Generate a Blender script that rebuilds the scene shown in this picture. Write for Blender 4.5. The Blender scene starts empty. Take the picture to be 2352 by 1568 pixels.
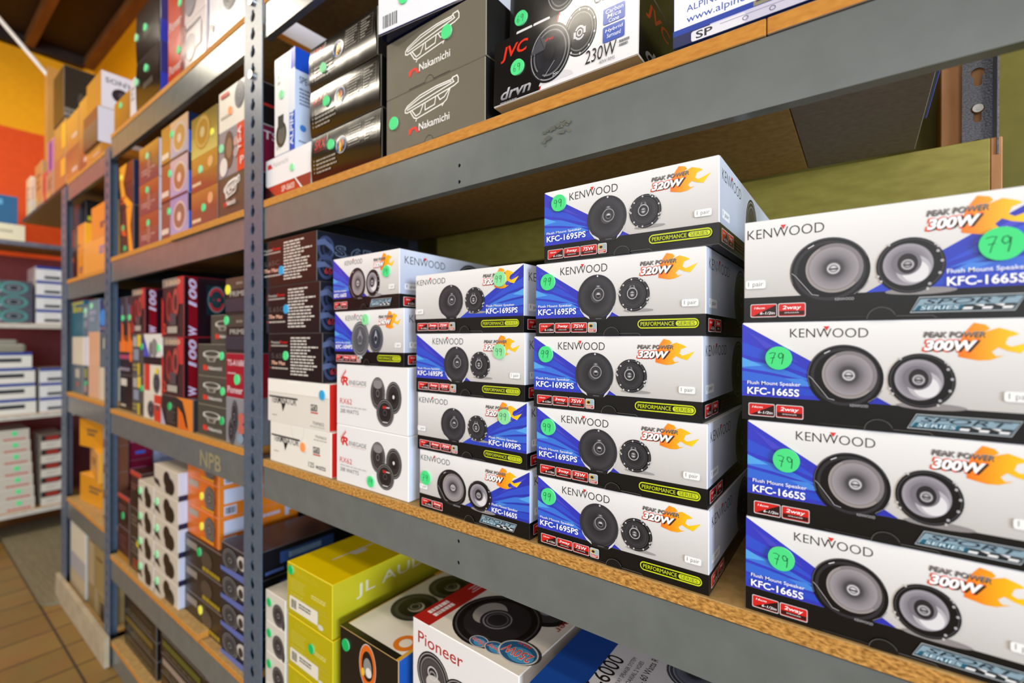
import bpy, math, random
from mathutils import Vector, Matrix
from mathutils.geometry import tessellate_polygon
random.seed(7)
SC = bpy.context.scene
COL = SC.collection
H = 1.18                       # eye height; tables below give heights relative to the eye

# ------------------------------------------------------------------ camera
YAW, PITCH, ROLL, FPX = math.radians(36.7), math.radians(-.1), math.radians(.15), 1079.5
cs, sn = math.cos(YAW), math.sin(YAW)
FW = Vector((-sn*math.cos(PITCH), cs*math.cos(PITCH), math.sin(PITCH)))
r_ = Vector((cs, sn, 0)); u_ = r_.cross(FW)
RT = r_*math.cos(ROLL) + u_*math.sin(ROLL)
UP = -r_*math.sin(ROLL) + u_*math.cos(ROLL)
cam = bpy.data.cameras.new('camera'); camo = bpy.data.objects.new('camera', cam); COL.objects.link(camo)
m = Matrix((RT, UP, -FW)).transposed().to_4x4(); m.translation = (0, 0, H); camo.matrix_world = m
cam.sensor_width = 36; cam.lens = 36*FPX/2352; cam.clip_start = .01; cam.clip_end = 60
cam.dof.use_dof = True; cam.dof.focus_distance = .55; cam.dof.aperture_fstop = 2.8
SC.camera = camo

# ------------------------------------------------------------------ world, light, exposure
w = bpy.data.worlds.new('world'); SC.world = w; w.use_nodes = True
w.node_tree.nodes['Background'].inputs[0].default_value = (1.0, .9, .76, 1)
w.node_tree.nodes['Background'].inputs[1].default_value = .42
vs = SC.view_settings
vs.view_transform = 'Standard'; vs.look = 'None'; vs.exposure = 0.22; vs.gamma = 1; vs.use_curve_mapping = False
SC.cycles.use_denoising = True
SC.cycles.max_bounces = 6; SC.cycles.diffuse_bounces = 3; SC.cycles.glossy_bounces = 3; SC.cycles.sample_clamp_indirect = 4

def area(name, loc, rot, sx, sy, power, color):
    l = bpy.data.lights.new(name, 'AREA'); l.shape = 'RECTANGLE'; l.size = sx; l.size_y = sy
    l.energy = power; l.color = color
    o = bpy.data.objects.new(name, l); COL.objects.link(o); o.location = loc; o.rotation_euler = rot
    return o
# fluorescent rows over the aisle, daylight from the shop front away to the right; added fill behind the camera
WARM = (1.0, .9, .74)
for i, (x, y, e) in enumerate([(-3.3, -.5, 27), (-1.5, -.5, 3.5), (.4, -.5, 8), (-3.3, -1.5, 32), (-.9, -1.3, 11), (1.2, -1.3, 9)]):
    area('ceiling_lamp_light', (x, y, H+2.02), (0, 0, 0), 1.2, .16, e, WARM)
area('shop_window_light', (6.6, -2.6, H+.45), (math.radians(90), 0, math.radians(74)), 2.6, 1.8, 500, (.72, .84, 1.0))
area('front_right_light', (1.5, -2.6, H+.5), (math.radians(88), 0, math.radians(65)), 1.2, 1.8, 18, (.86, .92, 1.0))  # cool area light out of view at front right, no door modelled
area('front_fill_light', (-.2, -3.0, H+.95), (math.radians(73), 0, 0), 3.4, 1.5, 21, (.95, .96, 1.0))  # unseen fill lamp added behind the camera, no window there

# ------------------------------------------------------------------ small helpers
def lin(c):
    if not isinstance(c, str): return c
    c = c.lstrip('#')
    if len(c) == 3: c = c[0]*2 + c[1]*2 + c[2]*2
    v = []
    for i in (0, 2, 4):
        s = int(c[i:i+2], 16)/255
        v.append(s/12.92 if s <= .04045 else ((s+.055)/1.055)**2.4)
    return (v[0], v[1], v[2], 1.0)
def mix(a, b, t):
    a, b = lin(a), lin(b); return tuple(a[i]*(1-t)+b[i]*t for i in range(4))

def nodes(name):
    m = bpy.data.materials.new(name); m.use_nodes = True
    return m, m.node_tree.nodes, m.node_tree.links, m.node_tree.nodes['Principled BSDF']
def print_mat(name, rough, spec=.5, coat=0.0, bump=.04):
    m, n, l, b = nodes(name)
    a = n.new('ShaderNodeVertexColor'); a.layer_name = 'print'
    l.new(a.outputs[0], b.inputs['Base Color'])
    t = n.new('ShaderNodeTexNoise'); t.inputs['Scale'].default_value = 35; t.inputs['Detail'].default_value = 3
    c = n.new('ShaderNodeTexCoord'); l.new(c.outputs['Object'], t.inputs['Vector'])
    r = n.new('ShaderNodeMapRange'); r.inputs['To Min'].default_value = rough*.85; r.inputs['To Max'].default_value = rough*1.15
    l.new(t.outputs[0], r.inputs['Value']); l.new(r.outputs[0], b.inputs['Roughness'])
    t2 = n.new('ShaderNodeTexNoise'); t2.inputs['Scale'].default_value = 14; l.new(c.outputs['Object'], t2.inputs['Vector'])
    bp = n.new('ShaderNodeBump'); bp.inputs['Strength'].default_value = bump; bp.inputs['Distance'].default_value = .02
    l.new(t2.outputs[0], bp.inputs['Height']); l.new(bp.outputs[0], b.inputs['Normal'])
    b.inputs['Specular IOR Level'].default_value = spec
    return m
GLOSS = print_mat('glossy_printed_card', .14, .6, bump=.02)
SATIN = print_mat('satin_printed_card', .3, .45, bump=.03)
MATTE = print_mat('matte_printed_card', .55, .3)
STICK = print_mat('sticker_paper', .6, .2)

def noise_mat(name, c1, c2, scale, rough, metal=0, bump=.1, stretch=(1, 1, 1), lo=.35, hi=.65, detail=4, dist=.002, spec=.5):
    m, n, l, b = nodes(name)
    c = n.new('ShaderNodeTexCoord'); mp = n.new('ShaderNodeMapping'); mp.inputs['Scale'].default_value = stretch
    l.new(c.outputs['Object'], mp.inputs[0])
    t = n.new('ShaderNodeTexNoise'); t.inputs['Scale'].default_value = scale; t.inputs['Detail'].default_value = detail
    l.new(mp.outputs[0], t.inputs['Vector'])
    r = n.new('ShaderNodeValToRGB'); r.color_ramp.elements[0].position = lo; r.color_ramp.elements[1].position = hi
    r.color_ramp.elements[0].color = lin(c1); r.color_ramp.elements[1].color = lin(c2)
    l.new(t.outputs[0], r.inputs[0]); l.new(r.outputs[0], b.inputs['Base Color'])
    b.inputs['Roughness'].default_value = rough; b.inputs['Metallic'].default_value = metal
    b.inputs['Specular IOR Level'].default_value = spec
    bp = n.new('ShaderNodeBump'); bp.inputs['Strength'].default_value = bump; bp.inputs['Distance'].default_value = dist
    l.new(t.outputs[0], bp.inputs['Height']); l.new(bp.outputs[0], b.inputs['Normal'])
    return m
BEAM = noise_mat('grey_painted_steel', '#666b68', '#6c716e', 24, .24, 0, .06, dist=.004, spec=.6)
POST = noise_mat('slate_blue_painted_steel', '#4d5c6c', '#5b6a7b', 200, .36, 0, .08, dist=.0006, spec=.6)
HAMMER = noise_mat('hammered_grey_steel', '#5d5f66', '#7d7f86', 420, .3, .5, .5, dist=.001)
EDGE = noise_mat('chipboard_cut_edge', '#8a5a22', '#d8a052', 300, .75, 0, .8, (.6, 1, 1.3), .33, .62, 5, .002, .2)
PLYEDGE = noise_mat('orange_board_edge', '#b8782f', '#d0913f', 240, .7, 0, .3, (.3, 1, 1), .3, .7, 4, .001, .2)
BOARD = noise_mat('chipboard_face', '#a07f4c', '#bb9a63', 90, .65, 0, .1, (1, 1, 1), .3, .7, 6, .001, .25)
BOARDG = noise_mat('greyed_board_face', '#7d7269', '#8b8078', 110, .75, 0, .1, (1, 1, 1), .3, .7, 6, .001, .2)
RAWWOOD = noise_mat('raw_orange_wood', '#bd8355', '#cf9a6b', 60, .7, 0, .15, (1, 1, .2), .3, .7, 5, .001, .2)
GREENWD = noise_mat('green_painted_wood', '#9c8e40', '#b0a34e', 26, .5, 0, .25, (1, 1, 3), .3, .7, 6, .002, .4)
STEEL = noise_mat('bright_steel', '#b8b6b0', '#d0cec8', 80, .25, 1, .05)
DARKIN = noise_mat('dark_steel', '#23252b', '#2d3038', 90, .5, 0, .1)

# ------------------------------------------------------------------ mesh builder with printed colours
class B:
    def __init__(s): s.v = []; s.f = []; s.c = []; s.mi = []
    def quadface(s, pts, cols, mi=0):
        k = len(s.v); s.v += [tuple(p) for p in pts]; s.f.append(tuple(range(k, k+len(pts))))
        s.c.append([lin(c) for c in cols] if isinstance(cols, list) else [lin(cols)]*len(pts)); s.mi.append(mi)
    def mesh(s, name, mats):
        me = bpy.data.meshes.new(name); me.from_pydata(s.v, [], s.f)
        at = me.color_attributes.new('print', 'FLOAT_COLOR', 'CORNER')
        flat = []
        for cc in s.c:
            for c in cc: flat += c
        at.data.foreach_set('color', flat)
        for mm in mats: me.materials.append(mm)
        if len(mats) > 1: me.polygons.foreach_set('material_index', s.mi)
        me.update(); return me
    def box(s, x0, y0, z0, x1, y1, z1, col, e=0, mi=0, edge=None):
        """chamfered block; col = one colour or dict by face: f(ront) k(back) l r t b"""
        g = (lambda k: col.get(k, col.get('*'))) if isinstance(col, dict) else (lambda k: col)
        X = (x0, x1); Y = (y0, y1); Z = (z0, z1)
        def P(i, j, k, ax):
            p = [X[i], Y[j], Z[k]]
            for a, (q, lim) in enumerate(((i, X), (j, Y), (k, Z))):
                if a != ax: p[a] += e if q == 0 else -e
            return p
        s.quadface([P(0,0,0,1), P(1,0,0,1), P(1,0,1,1), P(0,0,1,1)], g('f'), mi)
        s.quadface([P(1,1,0,1), P(0,1,0,1), P(0,1,1,1), P(1,1,1,1)], g('k'), mi)
        s.quadface([P(0,1,0,0), P(0,0,0,0), P(0,0,1,0), P(0,1,1,0)], g('l'), mi)
        s.quadface([P(1,0,0,0), P(1,1,0,0), P(1,1,1,0), P(1,0,1,0)], g('r'), mi)
        s.quadface([P(0,0,1,2), P(1,0,1,2), P(1,1,1,2), P(0,1,1,2)], g('t'), mi)
        s.quadface([P(0,1,0,2), P(1,1,0,2), P(1,0,0,2), P(0,0,0,2)], g('b'), mi)
        if e <= 0: return
        fk = {0: 'lr', 1: 'fk', 2: 'bt'}
        for a, b_ in ((0, 1), (0, 2), (1, 2)):
            c_ = 3-a-b_
            for i in (0, 1):
                for j in (0, 1):
                    q = [0, 0, 0]; pts = []
                    q[a] = i; q[b_] = j
                    for k, ax in ((0, a), (1, a), (1, b_), (0, b_)):
                        q[c_] = k; pts.append(P(*q, ax))
                    n = (Vector(pts[1])-Vector(pts[0])).cross(Vector(pts[2])-Vector(pts[1]))
                    d = Vector((0, 0, 0)); d[a] = 1 if i else -1; d[b_] = 1 if j else -1
                    if n.dot(d) < 0: pts.reverse()
                    ec = edge if edge is not None else mix(mix(g(fk[a][i]), g(fk[b_][j]), .5), '#ffffff', .12)
                    s.quadface(pts, ec, mi)
        for i in (0, 1):
            for j in (0, 1):
                for k in (0, 1):
                    pts = [P(i, j, k, 0), P(i, j, k, 1), P(i, j, k, 2)]
                    n = (Vector(pts[1])-Vector(pts[0])).cross(Vector(pts[2])-Vector(pts[1]))
                    if n.dot(Vector((i*2-1, j*2-1, k*2-1))) < 0: pts.reverse()
                    s.quadface(pts, edge if edge is not None else mix(g('f'), '#ffffff', .2), mi)
    def tube(s, p, q, r, col, n=12, mi=0):
        p, q = Vector(p), Vector(q); d = (q-p).normalized()
        a = d.orthogonal().normalized(); b_ = d.cross(a)
        ring = lambda c: [c + a*(r*math.cos(t)) + b_*(r*math.sin(t)) for t in (2*math.pi*i/n for i in range(n))]
        A_, B_ = ring(p), ring(q)
        for i in range(n):
            j = (i+1) % n; s.quadface([A_[i], A_[j], B_[j], B_[i]], col, mi)
        s.quadface(list(reversed(A_)), col, mi); s.quadface(B_, col, mi)
    def plate(s, O, ax, up, n, W, Hh, holes, th, col, mi=0):
        """flat plate with real holes; holes = lists of (x, y)"""
        O, ax, up, n = map(Vector, (O, ax, up, n))
        loops = [[(0, 0), (W, 0), (W, Hh), (0, Hh)]] + holes
        flat = [p for lp in loops for p in lp]
        tri = tessellate_polygon([[Vector((x, y, 0)) for x, y in lp] for lp in loops])
        for t in tri:
            pts = [flat[i] for i in t]
            ar = (pts[1][0]-pts[0][0])*(pts[2][1]-pts[0][1])-(pts[2][0]-pts[0][0])*(pts[1][1]-pts[0][1])
            if ar < 0: pts.reverse()
            fr = [O+ax*x+up*y for x, y in pts]
            s.quadface(fr, col, mi); s.quadface([p-n*th for p in reversed(fr)], col, mi)
        for lp in loops:
            for i in range(len(lp)):
                (x0, y0), (x1, y1) = lp[i], lp[(i+1) % len(lp)]
                a, b_ = O+ax*x0+up*y0, O+ax*x1+up*y1
                s.quadface([a, a-n*th, b_-n*th, b_], col, mi)

# ------------------------------------------------------------------ lettering
_tc = {}
def glyphs(st, bold=0.0, shear=0.0, res=3):
    k = (st, bold, shear, res)
    if k not in _tc:
        cu = bpy.data.curves.new('lettering', 'FONT'); cu.body = st; cu.offset = bold*.42 if bold > 0 else bold*.8; cu.shear = shear; cu.resolution_u = res
        ob = bpy.data.objects.new('lettering', cu); me = ob.to_mesh()
        v = [(q.co.x, q.co.y) for q in me.vertices]; f = [tuple(p.vertices) for p in me.polygons]
        ob.to_mesh_clear(); bpy.data.objects.remove(ob); bpy.data.curves.remove(cu)
        x0 = min(p[0] for p in v); x1 = max(p[0] for p in v); y0 = min(p[1] for p in v); y1 = max(p[1] for p in v)
        _tc[k] = ([((x-x0)/(x1-x0), (y-y0)/(y1-y0)) for x, y in v], f)
    return _tc[k]

class Face:
    """one printed face: fractions fx from the left, fy from the top"""
    def __init__(s, b, O, ax, up, W, Hh, step=.00002, mi=0):
        s.b = b; s.O = Vector(O); s.ax = Vector(ax); s.up = Vector(up); s.n = s.ax.cross(s.up)
        s.W = W; s.H = Hh; s.lay = step*2; s.step = step; s.mi = mi; s.bul = 0
    def p(s, fx, fy): return s.O + s.ax*(fx*s.W) + s.up*((1-fy)*s.H) + s.n*(s.lay+s.bul*4*max(fy*(1-fy), 0))
    def nx(s): s.lay += s.step
    def r(s, x0, y0, x1, y1, c, c2=None):
        if s.bul and y1-y0 > .1:
            for i in range(6): s.r(x0, y0+(y1-y0)*i/6, x1, y0+(y1-y0)*(i+1)/6, c)
            return
        s.nx(); pts = [s.p(x0, y1), s.p(x1, y1), s.p(x1, y0), s.p(x0, y0)]
        s.b.quadface(pts, [c2, c2, c, c] if c2 else c, s.mi)
    def poly(s, pts, c, c2=None):
        s.nx(); P = [Vector((x*s.W, -y*s.H, 0)) for x, y in pts]
        x0 = min(x for x, y in pts); x1 = max(x for x, y in pts)
        for t in tessellate_polygon([P]):
            q = [pts[i] for i in t]
            if (P[t[1]]-P[t[0]]).cross(P[t[2]]-P[t[0]]).z < 0: q.reverse()
            s.b.quadface([s.p(*k) for k in q], [mix(c, c2, (k[0]-x0)/(x1-x0)) for k in q] if c2 else c, s.mi)
    def el(s, cx, cy, rx, ry, c, n=32, a0=0, a1=360):
        s.nx(); full = a1-a0 >= 360
        k = n if full else n+1
        s.b.quadface([s.p(cx+rx*math.cos(t), cy-ry*math.sin(t)) for t in (math.radians(a0+(a1-a0)*i/n) for i in range(k))], c, s.mi)
    def ci(s, cx, cy, rx, c, n=32): s.el(cx, cy, rx, rx*s.W/s.H, c, n)
    def grad(s, cx, cy, rx, ry, stops, n=32):
        """radial printed gradient, stops = [(r, colour)] from outside in"""
        s.nx()
        P = lambda r, i: s.p(cx+rx*r*math.cos(2*math.pi*i/n), cy-ry*r*math.sin(2*math.pi*i/n))
        for (ra, ca), (rb, cb) in zip(stops, stops[1:]):
            for i in range(n):
                if rb > 1e-6: s.b.quadface([P(ra, i), P(ra, i+1), P(rb, i+1), P(rb, i)], [ca, ca, cb, cb], s.mi)
                else: s.b.quadface([P(ra, i), P(ra, i+1), s.p(cx, cy)], [ca, ca, cb], s.mi)
    def ring(s, cx, cy, rx, ry, k, c, n=32, a0=0, a1=360):
        s.nx()
        P = lambda r, i: s.p(cx+rx*r*math.cos(math.radians(a0+(a1-a0)*i/n)), cy-ry*r*math.sin(math.radians(a0+(a1-a0)*i/n)))
        for i in range(n): s.b.quadface([P(1, i), P(1, i+1), P(k, i+1), P(k, i)], c, s.mi)
    def rr(s, x0, y0, x1, y1, rad, c, n=5):
        """rounded rectangle, radius as a fraction of the face height"""
        s.nx(); ry = rad; rx = rad*s.H/s.W; pts = []
        for (cx, cy, a) in ((x1-rx, y0+ry, 0), (x0+rx, y0+ry, 90), (x0+rx, y1-ry, 180), (x1-rx, y1-ry, 270)):
            for i in range(n+1):
                t = math.radians(a+90*i/n); pts.append(s.p(cx+rx*math.cos(t), cy-ry*math.sin(t)))
        s.b.quadface(pts, c, s.mi)
    def t(s, st, x0, y0, x1, y1, c, bold=0.0, shear=0.0, res=3, c2=None):
        """lettering fitted to a box"""
        s.nx(); v, f = glyphs(st, bold, shear, res)
        Q = [s.p(x0+(x1-x0)*a, y1+(y0-y1)*b_) for a, b_ in v]
        for q in f:
            pts = [Q[i] for i in q]
            n = (pts[1]-pts[0]).cross(pts[2]-pts[0])
            cols = [mix(c2, c, v[i][1]) for i in q] if c2 else c
            if n.dot(s.n) < 0:
                pts.reverse()
                if c2: cols = cols[::-1]
            s.b.quadface(pts, cols, s.mi)
    def line(s, pts, wd, c):
        """stroke; wd in metres"""
        s.nx()
        for a, b_ in zip(pts, pts[1:]):
            A_, B_ = s.p(*a), s.p(*b_); d = B_-A_
            if d.length < 1e-7: continue
            s.lay += s.step*.2
            o = s.n.cross(d.normalized())*wd/2; e = d.normalized()*wd*.3
            s.b.quadface([A_-o-e, B_-o+e, B_+o+e, A_+o-e], c, s.mi)
    def words(s, x0, y0, x1, y1, rows, c, fill=.55, ragged=.35, seed=1):
        """rows of print too small to read"""
        s.nx(); rd = random.Random(seed); h = (y1-y0)/rows
        for i in range(rows):
            x = x0; end = x1-(x1-x0)*ragged*rd.random()
            while x < end:
                l = min((x1-x0)*rd.uniform(.06, .2), end-x); yy = y0+i*h+h*(1-fill)/2
                s.b.quadface([s.p(x, yy+h*fill), s.p(x+l, yy+h*fill), s.p(x+l, yy), s.p(x, yy)], c, s.mi)
                x += l+(x1-x0)*.025
    def bars(s, x0, y0, x1, y1, c='#222', n=18, seed=3):
        s.nx(); rd = random.Random(seed); x = x0
        while x < x1:
            wd = (x1-x0)/n*rd.choice((.4, .7, 1.1)); xe = min(x+wd, x1)
            s.b.quadface([s.p(x, y1), s.p(xe, y1), s.p(xe, y0), s.p(x, y0)], c, s.mi); x = xe+(x1-x0)/n*rd.choice((.4, .7))

# ------------------------------------------------------------------ objects
def link(name, me, parent=None, loc=None):
    o = bpy.data.objects.new(name, me); COL.objects.link(o)
    if parent is not None: o.parent = parent
    if loc is not None: o.location = loc
    return o
def tag(o, label, cat, group=None, kind=None):
    if label: o['label'] = label
    if cat: o['category'] = cat
    if group: o['group'] = group
    if kind: o['kind'] = kind
    return o
def simple(name, mat, boxes, parent=None, e=.001, col='#888888'):
    b = B()
    for q in boxes: b.box(q[0], q[1], q[2]+H, q[3], q[4], q[5]+H, col, e)
    return link(name, b.mesh(name, [mat]), parent)

DIG = {'9': [(.85, .3), (.6, .05), (.25, .1), (.12, .35), (.35, .52), (.7, .42), (.86, .15), (.8, .55), (.62, 1)],
       '7': [(.05, .12), (.5, .02), (.92, .06), (.6, .5), (.38, 1)], '7b': [(.22, .5), (.8, .46)],
       '6': [(.75, .02), (.35, .3), (.15, .7), (.4, .98), (.75, .85), (.7, .55), (.35, .55), (.18, .72)],
       '4': [(.55, .0), (.1, .6), (.9, .6)], '4b': [(.65, .2), (.6, 1)]}
STK = {'g': '#4ee086', 'b': '#35a3d8', 'o': '#ff9b55', 'y': '#f4ec3a', 'd': '#16b85c', 'l': '#8fe3a0'}
def sticker(parent, O, ax, up, W, Hh, fx, fy, rad, col='g', num=None, seed=0, lift=.0024, name='price_sticker'):
    b = B(); A = Face(b, Vector(O), ax, up, W, Hh, .00004)
    A.lay = lift
    c = STK[col]; n = 28 if num else 18
    rx = rad/W; ry = rad/Hh
    rim = [A.p(fx+rx*math.cos(2*math.pi*i/n), fy-ry*math.sin(2*math.pi*i/n)) for i in range(n)]
    for i in range(n):
        j = (i+1) % n; b.quadface([rim[i]-A.n*lift*.9, rim[j]-A.n*lift*.9, rim[j], rim[i]], mix(c, '#fff', .2))
    b.quadface(rim, c)
    if num:
        rd = random.Random(seed); k = len(num); ox = rd.uniform(-.12, .12)*rx; tl = rd.uniform(-.1, .1)
        for i, d in enumerate(num):
            for key in (d, d+'b'):
                if key in DIG:
                    A.line([(fx+ox+rx*(-.62+i*.64+q[0]*.52+q[1]*tl), fy+ry*(-.48+q[1]*.98+q[0]*tl*2)) for q in DIG[key]], .00055, '#1c5a3a')
    return link(name, b.mesh(name, [STICK]), parent)

FACES = lambda w_, h_, d_: {
    'f': ((-w_/2, 0, 0), (1, 0, 0), (0, 0, 1), w_, h_), 'r': ((w_/2, 0, 0), (0, 1, 0), (0, 0, 1), d_, h_),
    'l': ((-w_/2, d_, 0), (0, -1, 0), (0, 0, 1), d_, h_), 't': ((-w_/2, 0, h_), (1, 0, 0), (0, 1, 0), w_, d_),
    'T': ((w_/2, d_, h_), (-1, 0, 0), (0, -1, 0), w_, d_),      # top read from behind
    'S': ((w_/2, 0, h_), (0, 1, 0), (-1, 0, 0), d_, w_)}        # top read from the left... text runs front to back
_bx = {}
def carton(label, x0, x1, z0, z1, y0, d, style, args=(), name='speaker_box', cat='box', group=None, st=(), rz=0.0, rx=0.0, mat=SATIN, flap=None, e=.0011, gap=.0004, bulge=0):
    """a printed carton standing on z0, front face at y0; style(faces, *args) prints it; st = stickers (face, fx, fy, radius, colour, number)"""
    w_, h_ = x1-x0, z1-z0-gap
    key = (style.__name__, repr(args), round(w_, 4), round(h_, 4), d, mat.name, bulge)
    F = FACES(w_, h_, d)
    if key not in _bx:
        b = B(); info = style(None, *args)
        b.box(-w_/2, 0, 0, w_/2, d, h_, info, e, 0, info.get('e'))
        class G(dict):
            def __missing__(s, k): s[k] = Face(b, *F[k], step=(.00002 if abs(x0) < 1.2 else .00025)); return s[k]
        g_ = G()
        if bulge:          # soft front panel bowed outwards
            A = g_['f']; A.bul = bulge; A.lay = 0; n = 30; cf = b.c[0]
            for lst in (b.f, b.c, b.mi): lst.pop(0)
            for i in range(n):
                y0_, y1_ = .01+.98*i/n, .01+.98*(i+1)/n
                b.quadface([A.p(.006, y1_), A.p(.994, y1_), A.p(.994, y0_), A.p(.006, y0_)], cf)
            A.lay = .0004
        style(g_, *args)
        _bx[key] = b.mesh(name, [mat])
    o = link(name, _bx[key], None, ((x0+x1)/2, y0, z0+H+gap))
    o.rotation_euler = (rx, 0, rz)
    tag(o, label, cat, group)
    if len(label.split()) > 16 or len(label.split()) < 4: print('LABEL', len(label.split()), label)
    for q in st:
        face, fx, fy, rad, col = q[:5]
        sticker(o, *F[face], fx, fy, rad, col, q[5] if len(q) > 5 else None, seed=hash(label) % 1000 if False else len(label), lift=(.0024 if abs(x0) < 1.2 else .003)+(bulge+.0005 if bulge else 0))
    if flap: flap(o, w_, h_, d)
    return o
# ------------------------------------------------------------------ printed speakers
def spk_grille(A, cx, cy, rx, ry):
    A.el(cx, cy, rx, ry, '#18181a', 44); A.el(cx, cy-.006, rx*.985, ry*.985, '#4a494e', 44)
    A.grad(cx, cy-.006, rx*.96, ry*.96, [(1, '#2b2a2e'), (.8, '#3f3e43'), (.55, '#333237'), (.3, '#27262a')], 44)
    gx, gy = cx+.012, cy-.03
    A.poly([(gx-rx*.1, gy-ry*.42), (gx+rx*.08, gy-ry*.42), (gx+rx*.16, gy-ry*.2), (gx-rx*.18, gy-ry*.2)], '#55545a')
    A.r(gx-rx*.06, gy-ry*.39, gx+rx*.05, gy-ry*.34, '#a5a3a8')
    A.el(gx, gy, rx*.3, ry*.3, '#98969c', 26); A.el(gx, gy, rx*.26, ry*.26, '#38373b', 26)
    A.el(gx, gy+.01, rx*.14, ry*.14, '#6d6b71', 18); A.el(gx, gy+.01, rx*.1, ry*.1, '#242327', 16)
    A.poly([(gx-rx*.1, gy+.005), (gx+rx*.1, gy+.005), (gx+rx*.06, gy-ry*.06), (gx-rx*.05, gy-ry*.06)], '#c9c7ca')
    A.el(cx+rx*.06, cy-ry*.93, rx*.045, ry*.045, '#d7d6d8', 10)
    A.poly([(cx-rx*.9, cy+ry*.42), (cx-rx*.74, cy+ry*.66), (cx-rx*.4, cy+ry*.88), (cx-rx*.34, cy+ry*1.0), (cx-rx*.62, cy+ry*.86), (cx-rx*.84, cy+ry*.6)], '#d4d2d2')
    A.poly([(cx+rx*.9, cy+ry*.42), (cx+rx*.8, cy+ry*.62), (cx+rx*.56, cy+ry*.88), (cx+rx*.5, cy+ry*1.02), (cx+rx*.68, cy+ry*.88), (cx+rx*.88, cy+ry*.6)], '#d4d2d2')
    A.poly([(cx-rx*.34, cy+ry*.9), (cx+rx*.5, cy+ry*.9), (cx+rx*.46, cy+ry*1.06), (cx-rx*.28, cy+ry*1.06)], '#202022')
    A.r(cx-rx*.04, cy+ry*.96, cx+rx*.28, cy+ry*1.0, '#5d5c60')
def screws(A, cx, cy, rx, ry, n, c='#cfced2', k=.9, a=20, s=.055):
    for i in range(n):
        t = math.radians(a+360*i/n); A.el(cx+rx*k*math.cos(t), cy-ry*k*math.sin(t), rx*s, ry*s, c, 8)
def spk_open(A, cx, cy, rx, ry):
    A.el(cx+.025, cy+ry*.93, rx*.95, ry*.09, '#9a9794', 20)
    A.el(cx, cy, rx, ry, '#151517', 36)
    for a in (70, 50, 160, 175, 240, 330, 345): 
        t = math.radians(a); A.el(cx+rx*.985*math.cos(t), cy-ry*.985*math.sin(t), rx*.06, ry*.06, '#c4c2c0', 7)
    A.ring(cx, cy, rx*.93, ry*.93, .95, '#4f4e53', 36)
    screws(A, cx, cy, rx, ry, 9)
    A.grad(cx-.004, cy, rx*.8, ry*.8, [(1, '#5c5b60'), (.95, '#1d1d1f'), (.86, '#3b3a3e'), (.6, '#2d2c30'), (.3, '#1e1e20')], 36)
    gx, gy = cx-rx*.1, cy-ry*.06
    A.poly([(gx-rx*.14, gy-ry*.48), (gx+rx*.14, gy-ry*.48), (gx+rx*.22, gy-ry*.26), (gx-rx*.22, gy-ry*.26)], '#7a787e')
    A.r(gx-rx*.07, gy-ry*.46, gx+rx*.07, gy-ry*.36, '#232225')
    A.el(gx, gy, rx*.34, ry*.34, '#b9b7bb', 24); A.el(gx, gy, rx*.29, ry*.29, '#29282b', 24)
    A.grad(gx, gy+.005, rx*.16, ry*.18, [(1, '#4c4b4f'), (.55, '#aaa8ab'), (0, '#efeeee')], 18)
    A.r(gx-rx*.16, gy-.004, gx+rx*.16, gy+.01, '#3a393c')
def spk_wide(A, cx, cy, rx, ry, name=True):
    A.el(cx, cy, rx, ry, '#0e0e10', 48); A.ring(cx, cy, rx*.99, ry*.99, .975, '#55545a', 48, 20, 200)
    A.ring(cx, cy, rx*.9, ry*.9, .9, '#2f2e32', 44)
    A.grad(cx+rx*.12, cy-ry*.06, rx*.72, ry*.74, [(1, '#0d0d0e'), (.97, '#a39c9a'), (.86, '#88807e'), (.84, '#9d979b'), (.62, '#8b868b'), (.44, '#6e6a6f'), (.3, '#413f43'), (.2, '#5c595d')], 44)
    A.ring(cx+rx*.12, cy-ry*.06, rx*.72, ry*.74, .86, '#837d80', 30, -40, 120)
    gx, gy = cx+rx*.12, cy-ry*.05
    A.grad(gx, gy, rx*.17, ry*.17, [(1, '#8e8b8f'), (.8, '#d6d4d6'), (.6, '#77747a'), (.3, '#cfcdd0'), (0, '#f4f4f4')], 20)
    A.r(gx-rx*.12, gy-.004, gx+rx*.12, gy+.012, '#4f4d51')
    A.line([(cx-rx*.95, cy+ry*.02), (cx-rx*.86, cy+ry*.1), (cx-rx*.42, cy+ry*.7), (cx-rx*.25, cy+ry*.74)], .0005, '#b0aeb2')
    A.line([(cx+rx*.96, cy+ry*.36), (cx+rx*.86, cy+ry*.55), (cx+rx*.62, cy+ry*.74)], .0004, '#8a888c')
    A.line([(cx-rx*.52, cy-ry*.72), (cx-rx*.38, cy-ry*.8)], .0009, '#cfced2')
    if name: A.t('KENWOOD', cx+rx*.16, cy+ry*.83, cx+rx*.62, cy+ry*.91, '#b9b8bb')
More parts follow.
